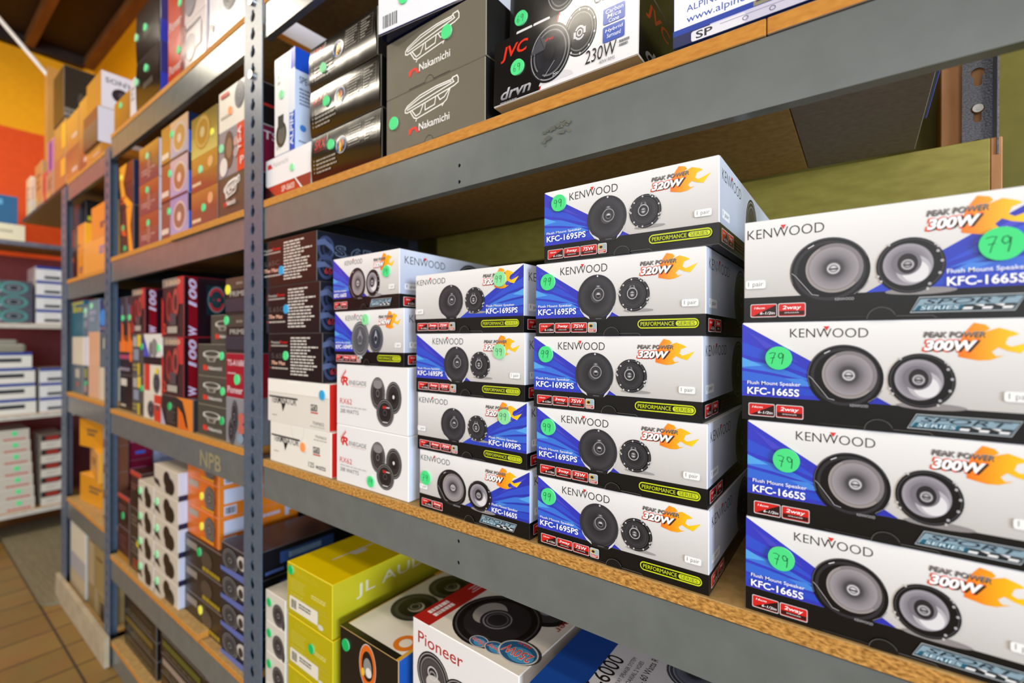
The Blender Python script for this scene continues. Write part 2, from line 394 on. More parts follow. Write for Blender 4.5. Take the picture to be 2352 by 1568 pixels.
def spk_cone(A, cx, cy, rx, ry):
    A.el(cx+.03, cy+ry*.93, rx*1.02, ry*.13, '#8f8b8b', 20)
    A.el(cx, cy, rx, ry, '#101012', 40)
    for a in (38, 44, 128, 200, 212, 300): 
        t = math.radians(a); A.el(cx+rx*1.0*math.cos(t), cy-ry*1.0*math.sin(t), rx*.045, ry*.05, '#c9c6c4', 6)
    A.ring(cx, cy, rx*.95, ry*.95, .96, '#3f3e42', 36)
    for a in (-52, -22, 6, 30): 
        t = math.radians(a); A.el(cx+rx*.9*math.cos(t), cy-ry*.88*math.sin(t), rx*.05, ry*.05, '#b7b5b9', 8)
    kx, ky = cx-rx*.07, cy-ry*.03
    A.grad(kx, ky, rx*.74, ry*.76, [(1, '#3b393d'), (.96, '#a29ea6'), (.8, '#8f8b93'), (.55, '#79757d'), (.4, '#57545a')], 40)
    A.el(kx+rx*.16, ky+ry*.18, rx*.5, ry*.5, '#b9b6bc', 32); A.el(kx+rx*.22, ky+ry*.26, rx*.38, ry*.38, '#e2e0e2', 28)
    A.el(kx-.004, ky-.015, rx*.44, ry*.44, '#77737b', 32)
    A.el(kx, ky-ry*.04, rx*.3, ry*.36, '#28272a', 24)
    A.grad(kx, ky, rx*.2, ry*.2, [(1, '#4b494d'), (.8, '#c9c7cb'), (.6, '#5a575c'), (.3, '#aba9ad'), (0, '#efefef')], 18)
    A.r(kx-rx*.13, ky-.004, kx+rx*.13, ky+.01, '#39373b')
def spk_simple(A, cx, cy, rx, ry, body='#17171a', cone='#3c3b40', hub='#8d8b92', n=24):
    A.el(cx, cy, rx, ry, body, n); A.ring(cx, cy, rx*.93, ry*.93, .95, mix(body, '#fff', .3), n)
    A.grad(cx, cy, rx*.78, ry*.78, [(1, mix(cone, '#fff', .25)), (.9, mix(cone, '#000', .5)), (.8, cone), (.4, mix(cone, '#000', .4))], n)
    A.el(cx, cy, rx*.24, ry*.24, hub, 14); A.el(cx, cy, rx*.16, ry*.16, body, 12)

# ------------------------------------------------------------------ white and blue boxes
FLAME = [(0, .98), (.02, .55), (.08, .3), (.22, 0), (.38, .06), (.44, .17), (.36, .27), (.56, .15), (.74, .25), (.83, .33), (.68, .42), (.64, .6), (.72, .68), (.84, .62), (1.03, .5), (.84, .86), (.68, .8), (.55, .7), (.46, .83), (.52, .95), (.64, .92), (.44, 1.06), (.28, 1.08), (.1, 1.02)]
def flame(A, x0, y0, x1, y1): A.poly([(x0+(x1-x0)*a, y0+(y1-y0)*b_) for a, b_ in FLAME], '#f7761f', '#ffdc14')
def redicon(A, x0, y0, x1, y1, a, b_=None, diag=False):
    A.rr(x0-.003, y0-.008, x1+.003, y1+.008, .016, '#cfcaca'); A.rr(x0, y0, x1, y1, .014, '#d5231f')
    if diag:
        A.poly([(x0+.005, y1-.004), (x1, y0+.004), (x1, y1-.004)], '#2b0e0d')
        A.t(a, x0+.012, y0+.02, x0+(x1-x0)*.55, y0+(y1-y0)*.36, '#fff', .02, .25); A.t(b_, x0+(x1-x0)*.36, y1-(y1-y0)*.4, x1-.006, y1-.02, '#fff', .02, .2)
    else:
        A.r(x0+.002, y0+(y1-y0)*.58, x1-.002, y1-.008, '#3a0f0d')
        A.t(a, x0+.014, y0+.016, x1-.014, y0+(y1-y0)*.54, '#fff', .03, .15); A.t(b_, x0+.022, y0+(y1-y0)*.68, x1-.022, y1-.026, '#e8dcdc', .03, .1)
def kenwood_text(A, x0, y0, x1, y1, c='#1d1d20'):
    A.t('KENWOOD', x0, y0, x1, y1, c, -.012)
    x = x0+(x1-x0)*.487; h = y1-y0
    A.poly([(x-.011, y0-.02*1), (x+.011, y0-.02), (x, y0+h*.26)], '#e0322c')
def bluefan(A, flip):
    f = (lambda x: 1-x) if flip else (lambda x: x)
    P = lambda pts, c, c2=None: A.poly([(f(x), y) for x, y in pts], c, c2)
    e = lambda x: .012+x*1.365
    P([(0, .012), (.545, .757), (0, .757)], '#3a3fc4' if not flip else '#2f48c2', '#2c33ae')
    P([(0, .2), (.17, .36), (.31, .55), (.12, .4), (0, .33)], '#3552cf'); P([(0, .38), (.12, .43), (.3, .59), (.1, .5), (0, .47)], '#3c78dd')
    P([(0, .36), (.085, .44), (0, .46)], '#56a6ea'); P([(0, .5), (.16, .55), (.3, .62), (.2, .64), (0, .6)], '#376ad6')
    P([(0, .62), (.3, .66), (.42, .72), (0, .72)], '#2c4cc6'); P([(.02, .09), (.1, .2), (.24, .42), (.1, .27)], '#4a49c9')
    P([(.17, .56), (.24, .56), (.3, .63), (.24, .63)], '#4786df')
def kbox(F, side, model):
    W1, G1, K1 = '#f1f0ee', '#c7c4c0', '#0d0d0e'
    if F is None: return {'f': W1, 'r': '#dfe3ee', 'l': '#e4e4e8', 't': '#f0efee', 'b': K1, 'k': K1, 'e': '#e6e6ea'}
    A = F['f']; L = side == 'L'; m9 = model != '1665S'
    A.r(.003, .006, .997, .76, W1, G1)
    bluefan(A, not L)
    A.r(0, .757, 1, 1, K1)
    if L: kenwood_text(A, *((.174, .08, .476, .182) if m9 else (.194, .068, .471, .155)))
    else: kenwood_text(A, .014, .085, .312, .178)
    hp = {'1695PS': '320W', '1665S': '300W', '1694PS': '240W'}[model]
    fx = .664 if m9 else .64; w5 = .19 if m9 else .17; y = .005 if L else .0
    flame(A, fx+.1, .03+y, fx+.292, .318+y)
    A.t('PEAK POWER', fx+.003, .107+y, fx+w5+.003, .155+y, '#3a2d22', .03, .2); A.t('PEAK POWER', fx, .1+y, fx+w5, .148+y, '#a09a96', .01, .2, c2='#6f6a68')
    A.t(hp, fx-.004, .164+y, fx+w5*.91+.005, .279+y, '#e8441f', .19, .22); A.t(hp, fx+.006, .176+y, fx+w5*.9+.008, .274+y, '#4b2a10', .13, .22)
    A.t(hp, fx+.002, .173+y, fx+w5*.89, .265+y, '#ffffff', .105, .22)
    if model == '1695PS':
        c = ((.41, .5, .119, .285), (.632, .497, .087, .208)) if L else ((.366, .49, .119, .275), (.593, .49, .087, .205))
        spk_grille(A, *c[0]); spk_open(A, *c[1])
    elif model == '1665S':
        c = ((.39, .522, .131, .3), (.634, .53, .1, .236)) if L else ((.328, .54, .142, .305), (.593, .545, .105, .236))
        spk_wide(A, *c[0]); spk_cone(A, *c[1])
    else:
        spk_simple(A, .4, .53, .132, .33, '#4d5056', '#5d6066', '#8b8e95', 36); A.el(.4, .86, .035, .03, '#e6e6e6', 14)
        A.poly([(.4, .34), (.44, .5), (.42, .62), (.38, .62), (.36, .5)], '#8b8e94'); A.el(.4, .53, .03, .07, '#55585e', 16)
        spk_simple(A, .63, .52, .1, .25, '#23262e', '#3a4150', '#9aa0ab', 32); A.poly([(.63, .36), (.655, .5), (.63, .62), (.605, .5)], '#aab0b8'); A.el(.63, .52, .022, .05, '#2a2e36', 14)
    tx = (.02, .283) if L else (.697, .957)
    tw = .235
    if m9:
        A.t('Flush Mount Speaker' if model == '1695PS' else '6x9 Flush Mount Speaker', tx[0], .575, tx[0]+tw, .617, '#fff', .01); A.t('KFC-'+model, tx[0], .63, tx[1], .712, '#fff', .05)
    else:
        A.t('Flush Mount Speaker', tx[0]+.003, .598, tx[0]+tw-.02, .645, '#fff', .012); A.t('KFC-1665S', tx[0]+.003, .662, tx[0]+tw-.025, .736, '#fff', .055)
    bx = (.885, .966) if L and m9 else ((.86, .94) if L else (.006, .09))
    A.rr(bx[0], .588, bx[1], .67, .02, '#f7f7f5'); A.t('1 pair', bx[0]+.012, .602, bx[1]-.01, .662, '#4a4a4a', -.008)
    redicon(A, .031, .832, .133, .948, '16cm', '6-1/2in', True); redicon(A, .143, .832, .243, .948, ('3way' if model == '1695PS' else '4way') if m9 else '2way', 'SPEAKER')
    if m9:
        redicon(A, .253, .832, .352, .948, '75W', 'RMS POWER')
        A.rr(.36, .824, .416, .956, .02, '#d0d0cc'); A.rr(.363, .832, .413, .92, .016, '#b5c4c8'); A.el(.38, .872, .018, .03, '#e3b04c', 12); A.el(.38, .872, .01, .018, '#20242a', 10)
        A.r(.39, .84, .412, .9, '#9fb6bd'); A.r(.366, .91, .41, .948, '#b83a30'); A.words(.368, .915, .408, .945, 2, '#f0dcd8')
        A.rr(.655, .805, .97, .915, .054, '#d3e022'); A.rr(.66, .819, .965, .901, .041, '#0d0d0e')
        A.rr(.856, .83, .961, .89, .03, '#d3e022')
        A.t('PERFORMANCE', .672, .836, .848, .884, '#d3e022', .01); A.t('SERIES', .866, .839, .95, .881, '#3a4210', -.005)
    else:
        P = lambda g: [(.596-g, .941+g*2.2), (.622-g*.4, .824-g*2.2), (.905+g, .824-g*2.2), (.878+g*.4, .941+g*2.2)]
        A.poly(P(.003), '#b9c2c6'); A.poly(P(.0), '#1b2b33'); A.poly(P(-.005), '#8ba6b4'); A.poly([(.606, .93), (.618, .89), (.75, .89), (.74, .93)], '#1c5e76')
        A.poly([(.74, .93), (.75, .89), (.885, .89), (.874, .93)], '#20282c')
        for i in range(5): A.poly([(.748+i*.026, .912-(i % 2)*.018+.0), (.752+i*.026, .894-(i % 2)*0+.0), (.776+i*.026, .894), (.772+i*.026, .912)], '#f0f2f2') if i % 2 else A.poly([(.742+i*.026, .93), (.747+i*.026, .911), (.772+i*.026, .911), (.768+i*.026, .93)], '#f0f2f2')
        A.t('SPORT', .633, .838, .882, .882, '#1c2a36', .015, .3); A.t('SERIES', .623, .896, .735, .925, '#d9eef5', .02, .2)
    # right-hand long side
    R = F['r']
    R.r(.004, .006, .996, .76, '#dfe4f0', '#b9c0d2'); R.r(0, .757, 1, 1, K1)
    kenwood_text(R, .03, .11, .28, .24)
    R.rr(.03, .575, .12, .68, .02, '#f4f6fa'); R.t('1 pair', .04, .594, .11, .66, '#444')
    spk_simple(R, .46, .48, .105, .42, '#1d2229', '#3a3d45', '#8a8d94', 32)
    spk_simple(R, .74, .5, .09, .33, '#15171b', '#3a3d45', '#9a9ca4', 30)
    redicon(R, .025, .81, .09, .95, '16cm', '6-1/2in', True); redicon(R, .1, .81, .165, .95, '3way' if m9 else '2way', 'SPEAKER')
    R.words(.2, .82, .5, .94, 3, '#5a2420'); R.words(.55, .82, .9, .94, 3, '#777')
    Lf = F['l']; Lf.r(.004, .006, .996, .76, '#e4e4e8', '#bfc0c8'); Lf.r(0, .757, 1, 1, K1); kenwood_text(Lf, .62, .12, .94, .25)
    spk_simple(Lf, .3, .48, .12, .42, '#1d2229', '#3a3d45', '#8a8d94', 28)
def kflap(o, w_, h_, d):
    b = B(); A = Face(b, (-w_/2, 0, 0), (1, 0, 0), (0, 0, 1), w_, h_, .00002); A.lay = .0018
    n = 16; cx, rx = .505, .047; ry = .105
    top = [A.p(cx+rx*math.cos(math.pi*i/n), 1-.004-ry*math.sin(math.pi*i/n)) for i in range(n+1)]
    b.quadface(top, '#101011')
    A.ring(cx, .996, rx, ry, .965, '#6e6d6b', 16, 20, 180)
    A.line([(.3, .972), (.458, .972)], .0004, '#3c3b3a'); A.line([(.552, .972), (.66, .972), (.672, .996)], .0004, '#6a6866')
    link('tuck_flap', b.mesh('tuck_flap', [SATIN]), o)

# ------------------------------------------------------------------ other boxes on the near bay
def precision(F):
    if F is None: return {'*': '#17151a', 'r': '#141826', 'f': '#1b1819', 'e': '#4a4440'}
    A = F['f']
    A.t('Precision', .065, .165, .23, .225, '#d9d4cc', 0); A.t('Power', .235, .155, .39, .225, '#d8241f', .03)
    A.line([(.025, .16), (.035, .3), (.02, .4)], .0012, '#b01d1b'); A.r(.06, .255, .385, .285, '#a9a29a')
    A.t('S.65C', .07, .44, .37, .545, '#5b5550', .01); A.t('70w Max', .07, .6, .345, .69, '#f0b9a0', .05); A.words(.075, .735, .4, .785, 1, '#bdb5ab', .7, 0); A.r(.03, .74, .06, .775, '#a0201c')
    A.words(.445, .07, .93, .9, 13, '#d8d2c8', .5, .45, 5)
    R = F['r']
    for y in (.33, .7): R.ring(.06, y, .055, .25, .72, '#3a4668', 24); R.ring(.065, y, .03, .15, .6, '#27304c', 20)
    R.poly([(0, .2), (.05, .14), (.1, .25), (.12, .42), (.09, .34), (.05, .26), (0, .3)], '#5a678c'); R.poly([(0, .62), (.05, .6), (.12, .74), (.05, .7), (0, .74)], '#5a678c')
    R.t('S.65C', .12, .22, .5, .46, '#6d7a90', .1); R.t('S.65C', .125, .24, .495, .44, '#131724', .02); R.t('65C', .05, .72, .13, .84, '#c4322c', .03)
def mtxbox(F, v):
    if F is None: return {'*': '#c8201b', 'f': '#efebe0', 't': '#efe9dd', 'r': '#cf231b', 'e': '#efebe0'}
    A = F['f']
    if v:   # lid lip folded forward
        A.r(.0, .0, 1, .3, '#f6f2e8'); A.r(0, .3, 1, .32, '#d7d1c4'); A.r(0, .32, 1, 1, '#e6e1d6'); A.r(.35, 0, .58, .06, '#fbf8f0')
        y = .4
    else:
        A.ring(.48, .01, .11, .4, .97, '#c9c3b5', 16, 180, 360); y = .32
    A.t('TERMINATOR', .06, y, .5, y+.16, '#2c2825', .045); A.r(.02, y-.01, .52, y+.03, '#2c2825'); A.poly([(.24, y+.14), (.32, y+.14), (.27, y+.34)], '#2c2825')
    A.r(.73, y+.07, .83, y+.21, '#322e2b'); A.t('MTX', .735, y+.09, .825, y+.19, '#efebe0', .03); A.r(.73, y+.23, .84, y+.26, '#c8231d')
    A.t('TNM652', .76, .12 if not v else .83, .93, .18 if not v else .9, '#55504a'); A.words(.74, .2, .94, .25, 1, '#b9b3a6') if not v else A.words(.72, .92, .95, .96, 1, '#b9b3a6')
    if not v: A.t('125 watts', .66, .76, .92, .88, '#3d3833', .02); A.words(.07, .7, .16, .74, 1, '#9a9489')
    else: A.words(.08, .82, .17, .86, 1, '#9a9489')
def renegade(F):
    if F is None: return {'*': '#eceae8', 'f': '#eeecea', 'r': '#dde3f0', 'e': '#f4f3f2'}
    A = F['f']
    A.ring(.12, .27, .055, .075, .6, '#d8281f', 20, 10, 220); A.t('R', .085, .2, .185, .345, '#d8281f', .08, .2)
    for i in range(6): A.poly([(.075+.012*i, .25-.022*i), (.055+.016*i, .2-.026*i), (.09+.012*i, .23-.022*i)], '#d8281f')
    A.t('ENEGADE', .195, .255, .45, .325, '#3a3836', -.006); A.r(.22, .345, .44, .35, '#d98a84')
    A.t('RX62', .055, .56, .24, .65, '#d8281f', .0); A.words(.06, .68, .46, .71, 1, '#c9c6c4', .8, 0); A.t('200 WATTS', .06, .735, .34, .8, '#4a4745', -.004)
    spk_simple(A, .61, .42, .1, .25, '#2a2729', '#3f3b3e', '#6e696c', 30); A.el(.61, .28, .06, .07, '#8c888a', 16); spk_simple(A, .82, .46, .1, .24, '#1f1c1e', '#343033', '#8c888b', 30)
    A.el(.82, .46, .03, .08, '#1d1b1c', 14); A.el(.82, .45, .014, .03, '#dcdada', 10)
    spk_simple(A, .71, .7, .115, .21, '#201d1f', '#2b282a', '#4d494b', 28); A.r(.68, .6, .72, .64, '#c92a22'); A.r(.725, .61, .77, .63, '#c9c5c6'); A.words(.68, .83, .75, .86, 1, '#d4d1d2')
def srx(F):
    if F is None: return {'*': '#100e0c', 'f': '#17130d', 'r': '#0d0c0b', 'e': '#5b5348'}
    A = F['f']
    A.t('SRX', .06, .1, .24, .32, '#c2221c', .05, .2); A.r(.06, .35, .22, .37, '#8c1a16'); A.r(.25, .06, .27, .2, '#8a857c')
    A.ci(.475, .42, .075, '#c7c2b8', 28); A.ci(.475, .42, .068, '#2c5d9c', 28); A.el(.475, .42, .056, .15, '#151310', 24); A.poly([(.475, .3), (.51, .36), (.5, .55), (.475, .5)], '#c8641f'); A.poly([(.455, .32), (.475, .42), (.475, .57), (.445, .56), (.45, .45)], '#f0c02c')
    A.r(.41, .5, .44, .56, '#2c5d9c')
    for i in range(8): A.r(.57, .12+i*.062, .96, .126+i*.062, '#6e685e')
    A.r(.57, .12, .573, .56, '#6e685e'); A.r(.775, .12, .778, .56, '#6e685e'); A.r(.957, .12, .96, .56, '#6e685e')
    A.words(.585, .13, .76, .55, 7, '#8f897e', .4, .3, 3); A.words(.8, .13, .94, .55, 7, '#9b958a', .4, .6, 4)
    for i in range(4): A.ci(.065, .56+i*.085, .008, '#a39c90', 8)
    A.words(.1, .53, .42, .87, 4, '#a39c90', .42, .3, 8)
def drawing(A, x0, y0, x1, y1, c='#efece4', wd=.0011):
    q = lambda x, y: (x0+(x1-x0)*x, y0+(y1-y0)*y)
    for pts in ([(0, .42), (.04, .32), (.3, .12), (.6, .05), (.88, .06), (.9, .01), (.98, 0), (1, .1), (1, .24), (.93, .3), (.04, .56), (0, .52), (0, .42)], [(.04, .46), (.93, .17)], [(.02, .4), (.3, .22), (.62, .12), (.88, .12)], [(.92, .17), (.9, .04)],
                [(.1, .55), (.18, .84), (.24, .9), (.74, .74), (.8, .66), (.86, .34)], [(.14, .56), (.22, .8), (.3, .76), (.36, .5)], [(.4, .5), (.4, .72), (.58, .66), (.6, .42)], [(.64, .42), (.68, .58), (.76, .54), (.84, .36)], [(.24, .9), (.22, .98)], [(.74, .76), (.72, .82)]):
        A.line([q(*p) for p in pts], wd, c)
def nakamichi(F, far):
    if F is None: return {'*': '#100f0d', 'f': '#6a6353' if not far else '#4a463d', 't': '#5a5448', 'r': '#161412', 'e': '#8b8473'}
    A = F['f']; wd = .0019 if not far else .0035
    if far == 2:    # drawing seen straight on, small dark box
        A.ring(.5, .3, .3, .1, .8, '#cfcac0', 24); A.ring(.5, .34, .3, .1, .85, '#cfcac0', 24, 180, 360); A.poly([(.33, .42), (.67, .42), (.62, .55), (.38, .55)], '#9a958a'); A.r(.42, .44, .58, .52, '#4a463d')
        A.poly([(.22, .82), (.22, .66), (.34, .66), (.4, .82)], '#d93a2a'); A.t('Nakamichi', .4, .68, .86, .8, '#dcd8d0', .03); return
    drawing(A, .22, .1, .76, .58, wd=wd)
    A.poly([(.26, .77), (.26, .68), (.3, .655), (.34, .66), (.375, .77), (.345, .77), (.325, .7), (.3, .7), (.28, .77)], '#dd3325')
    A.t('Nakamichi', .37, .63, .68, .755, '#f0ede6', .03); 
    A.ring(.475, 1.0, .045, .11, .93, '#2b2822', 18, 0, 180); A.r(.26, .975, .43, .99, '#39352c'); A.r(.52, .975, .68, .99, '#39352c')
def nakwhite(F):
    if F is None: return {'*': '#e9e6e6', 'f': '#efecec', 't': '#ecebe9', 'e': '#f4f2f2'}
    A = F['f']
    A.poly([(.05, .25), (.05, .13), (.13, .13), (.17, .25)], '#cf3a2c'); A.t('Nakamichi', .18, .12, .52, .24, '#a9a4a2', -.005)
    A.r(0, .68, 1, 1, '#8e2218'); A.poly([(0, .7), (.62, .68), (.82, 1), (.2, 1)], '#b8301d'); A.poly([(.66, .68), (.69, .68), (.86, 1), (.82, 1)], '#e0ddd8'); A.poly([(0, .62), (.28, 1), (0, 1)], '#3a0e12')
    A.t('SP-S603', .38, .76, .66, .9, '#e8d8c8', .03)
def jvcbox(F, v):
    if F is None: return {'*': '#0d0d0d', 'f': '#f0eeee', 'b': '#d8cbb0', 'e': '#cfc8bc'}
    A = F['f']
    A.poly([(0, 0), (.49, 0), (.36, .98), (0, .98)], '#151312'); A.poly([(.49, 0), (.5, 0), (.37, .98), (.36, .98)], '#d8281f')
    if v == 0:
        A.t('JVC', .055, .12, .27, .35, '#e8331f', .05, .2)
        A.t('drvn', .06, .76, .3, .93, '#cfcfd2', .05, .25, c2='#77777c')
        A.el(.48, .93, .12, .12, '#dcdadb', 20, 0, 180)
        spk_simple(A, .64, .38, .11, .34, '#1a1a1b', '#2a2a2c', '#55555a', 36); screws(A, .64, .38, .11, .34, 10)
        A.ring(.64, .4, .035, .1, .7, '#c9c9cc', 20, 30, 150); A.ring(.64, .4, .035, .1, .7, '#c9c9cc', 20, 210, 330); A.ring(.64, .4, .018, .05, .6, '#c9c9cc', 16); A.r(.6, .37, .615, .46, '#c9c9cc'); A.r(.665, .34, .68, .43, '#c9c9cc')
        spk_simple(A, .435, .5, .15, .42, '#1c1c20', '#303036', '#4b4b52', 40)
        A.poly([(.29, .44), (.36, .2), (.41, .3), (.4, .42)], '#4c4c52'); A.poly([(.33, .74), (.42, .6), (.435, .62), (.37, .84)], '#2a2a2f'); A.line([(.47, .64), (.4, .82)], .0006, '#b9b9be'); A.line([(.36, .22), (.4, .44), (.3, .46)], .0006, '#0c0c0d'); A.el(.43, .5, .04, .12, '#232327', 16)
        A.t('drvn', .4, .27, .46, .32, '#d03020', .02, .3); A.t('JVC', .46, .82, .5, .86, '#dddddf', .03)
        A.t('CS-V6', .73, -.02, .91, .1, '#26262a', -.01, .15); A.words(.84, .12, .97, .15, 1, '#b9b9bb')
        for y, a in ((.24, ('Carbon', 'Mica', 'Cone')), (.48, ('Hybrid', 'Surround'))):
            A.rr(.79, y, .92, y+.21, .02, '#2450b4')
            for i, s_ in enumerate(a): A.t(s_, .805+.01*i, y+.02+i*.065+(.02 if len(a) == 2 else 0), .91-.012*i, y+.075+i*.065+(.02 if len(a) == 2 else 0), '#eef2fa', .01, .1)
        A.t('230W', .68, .7, .875, .88, '#1c1c1e', -.005, .12); A.words(.89, .72, .95, .82, 2, '#7a7a7c', .6, .2); A.t('40W RMS', .77, .9, .865, .945, '#8a8a8c')
        A.words(.06, .965, .2, .985, 1, '#aaa')
        R = F['r']; R.t('JVC', .06, .12, .3, .36, '#e8331f', .05, .2); R.t('drvn', .06, .72, .36, .92, '#cfcfd2', .05, .25, c2='#77777c')
    else:
        spk_simple(A, .42, .3, .12, .4, '#1d1d20', '#35353a', '#55555a', 30); A.el(.62, .6, .1, .3, '#d8dce8', 24)
        for x, s_ in ((.06, 'Mica Cone'), (.2, 'Hybrid')): A.rr(x, .68, x+.13, .84, .02, '#efeaea'); A.t(s_, x+.015, .72, x+.115, .78, '#c0605a')
def alpinefront(F):
    if F is None: return {'*': '#e9edf6', 'f': '#f1f3f8', 'b': '#2443a0', 'e': '#2a4bb0', 'l': '#8a7a5f'}
    A = F['f']
    A.t('ALPINE  ELECTRONICS, INC.', .06, .665, .6, .73, '#2a4fb4', -.002); A.t('www.alpine.com', .06, .755, .4, .835, '#2a4fb4', .002); A.words(.06, .3, .6, .6, 4, '#2a4fb4', .4)
    A.r(.0, .85, 1, .9, '#1f3fa0'); A.r(.0, .9, 1, 1, '#c9c6d8'); A.r(0, .9, .16, 1, '#232a58'); A.rr(.08, .91, .3, .998, .02, '#e4e2ea'); A.t('SP', .1, .92, .17, .985, '#2a2c34', .04); A.r(.2, .93, .9, .935, '#8a88a0')
    for i in range(6): A.ring(.3+i*.1, .96, .012, .02, .7, '#6a6880', 12)
    A.r(.33, .855, .52, .895, '#8d8671'); A.r(.34, .855, .52, .867, '#3a3526')
def alpinestand(F):
    if F is None: return {'*': '#e6ebf5', 'f': '#f3f2f0', 'r': '#cfdcf2', 't': '#2a55c4', 'e': '#c9d4ea'}
    A = F['f']
    A.poly([(.68, .16), (1, .1), (1, 1), (.68, 1)], '#e8ecf4'); A.r(.74, .62, 1, 1, '#2a55c4'); A.r(.8, .0, 1, .2, '#2a55c4')
    A.el(.34, .8, .26, .13, '#3a3834', 26); A.el(.36, .8, .18, .095, '#6b675e', 22); A.r(.18, .6, .46, .74, '#4a4740'); A.words(.15, .1, .3, .3, 3, '#c9c6c0')
    F['f'].t('SPE', .1, .9, .3, .94, '#777')
    G = Face(A.b, A.p(.98, .98), A.up, -A.ax, A.H*.42, A.W*.26, A.step); G.lay = A.lay; G.t('ALPINE', .05, .2, .95, .8, '#e8eefc', .05)
    R = F['r']; R = Face(R.b, R.O, R.ax, R.up, R.W*.3, R.H, R.step); R.r(0, 0, 3.3, .22, '#1f4fc0'); R.t('SPE-6090', .12, .27, .7, .34, '#2e3a52', .02); R.words(.12, .38, .6, .56, 5, '#6d7a92', .5, .4, 2); R.ci(.22, .78, .09, '#4a86d8', 22); R.words(.1, .9, .5, .93, 1, '#7d8aa6')
def jlbox(F):
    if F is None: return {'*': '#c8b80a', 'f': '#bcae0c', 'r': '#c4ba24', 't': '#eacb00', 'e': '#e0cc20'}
    A = F['f']
    A.t('TR600-CXi', .16, .1, .72, .19, '#c4b72c', -.005); A.words(.08, .27, .45, .52, 6, '#c9c04e', .4, .2, 4); A.words(.08, .55, .45, .7, 3, '#c9c04e', .4, .3, 5); A.words(.56, .38, .92, .47, 2, '#ded67a', .55, .2, 6); A.words(.56, .55, .92, .8, 4, '#bdb23c', .4, .4, 7)
    A.rr(.06, .64, .7, .9, .03, '#ece7d6'); A.bars(.1, .69, .22, .86); A.words(.28, .69, .56, .8, 2, '#555', .6, .1, 8); A.el(.76, .9, .06, .05, '#dcd8c8', 14)
    T = F['t']; T.r(.42, .5, .445, .84, '#e2dcc0'); T.poly([(.42, .64), (.54, .64), (.54, .72), (.42, .74)], '#e6e0c8'); T.ci(.43, .47, .025, '#e2dcc0', 14)
    R = F['r']; R.t('JL AUDIO', .14, .2, .78, .48, '#dcd9b4', .012); R.words(.12, .88, .9, .93, 1, '#c6bf5c', .5, 0)
def flamebox(F):
    if F is None: return {'*': '#15181f', 'f': '#120f0f', 't': '#ebe5d8', 'r': '#1d57b0', 'l': '#2a62b8', 'e': '#c9a05a'}
    A = F['f']
    A.ring(.5, .3, .14, .26, .7, '#e06a1e', 28); A.ring(.5, .3, .145, .27, .95, '#c9c4bc', 28); A.el(.5, .32, .07, .12, '#8f8d8c', 18); A.el(.52, .37, .05, .06, '#e8e4dc', 14); A.el(.42, .4, .03, .05, '#f0c030', 12)
    A.t('NEMESIS', .3, .6, .78, .74, '#a39e99', -.01, .1); A.poly([(.05, .8), (.12, .7), (.2, .82), (.3, .72), (.42, .88), (.6, .8), (.72, .95), (.8, 1), (.02, 1)], '#d8301f'); A.poly([(.02, .96), (.1, .82), (.18, 1), (.02, 1)], '#2a7fd0'); A.t('audio', .5, .78, .8, .86, '#e2a020', .02)
    T = F['t']; T.r(0, 0, .035, 1, '#1c1a16'); T.r(.035, 0, .05, 1, '#d8a437'); T.r(0, .965, 1, 1, '#1c1a16'); T.r(.96, 0, 1, 1, '#d8a437'); T.r(0, .3, .06, .37, '#e0a42c')
    for cx, cy in ((.42, .41), (.4, .67)):
        T.ci(cx, cy, .29, '#33352f', 34); T.ci(cx+.01, cy, .25, '#4c4d44', 32); T.ci(cx, cy, .2, '#1a1b18', 30); T.ci(cx+.02, cy, .1, '#b9b4a0', 24); T.ci(cx, cy, .085, '#25261f', 22); T.ring(cx, cy, .06, .06*T.W/T.H, .8, '#8d8a7c', 20)
    T.ring(.84, .9, .13, .13*T.W/T.H, .55, '#e07a1e', 24)
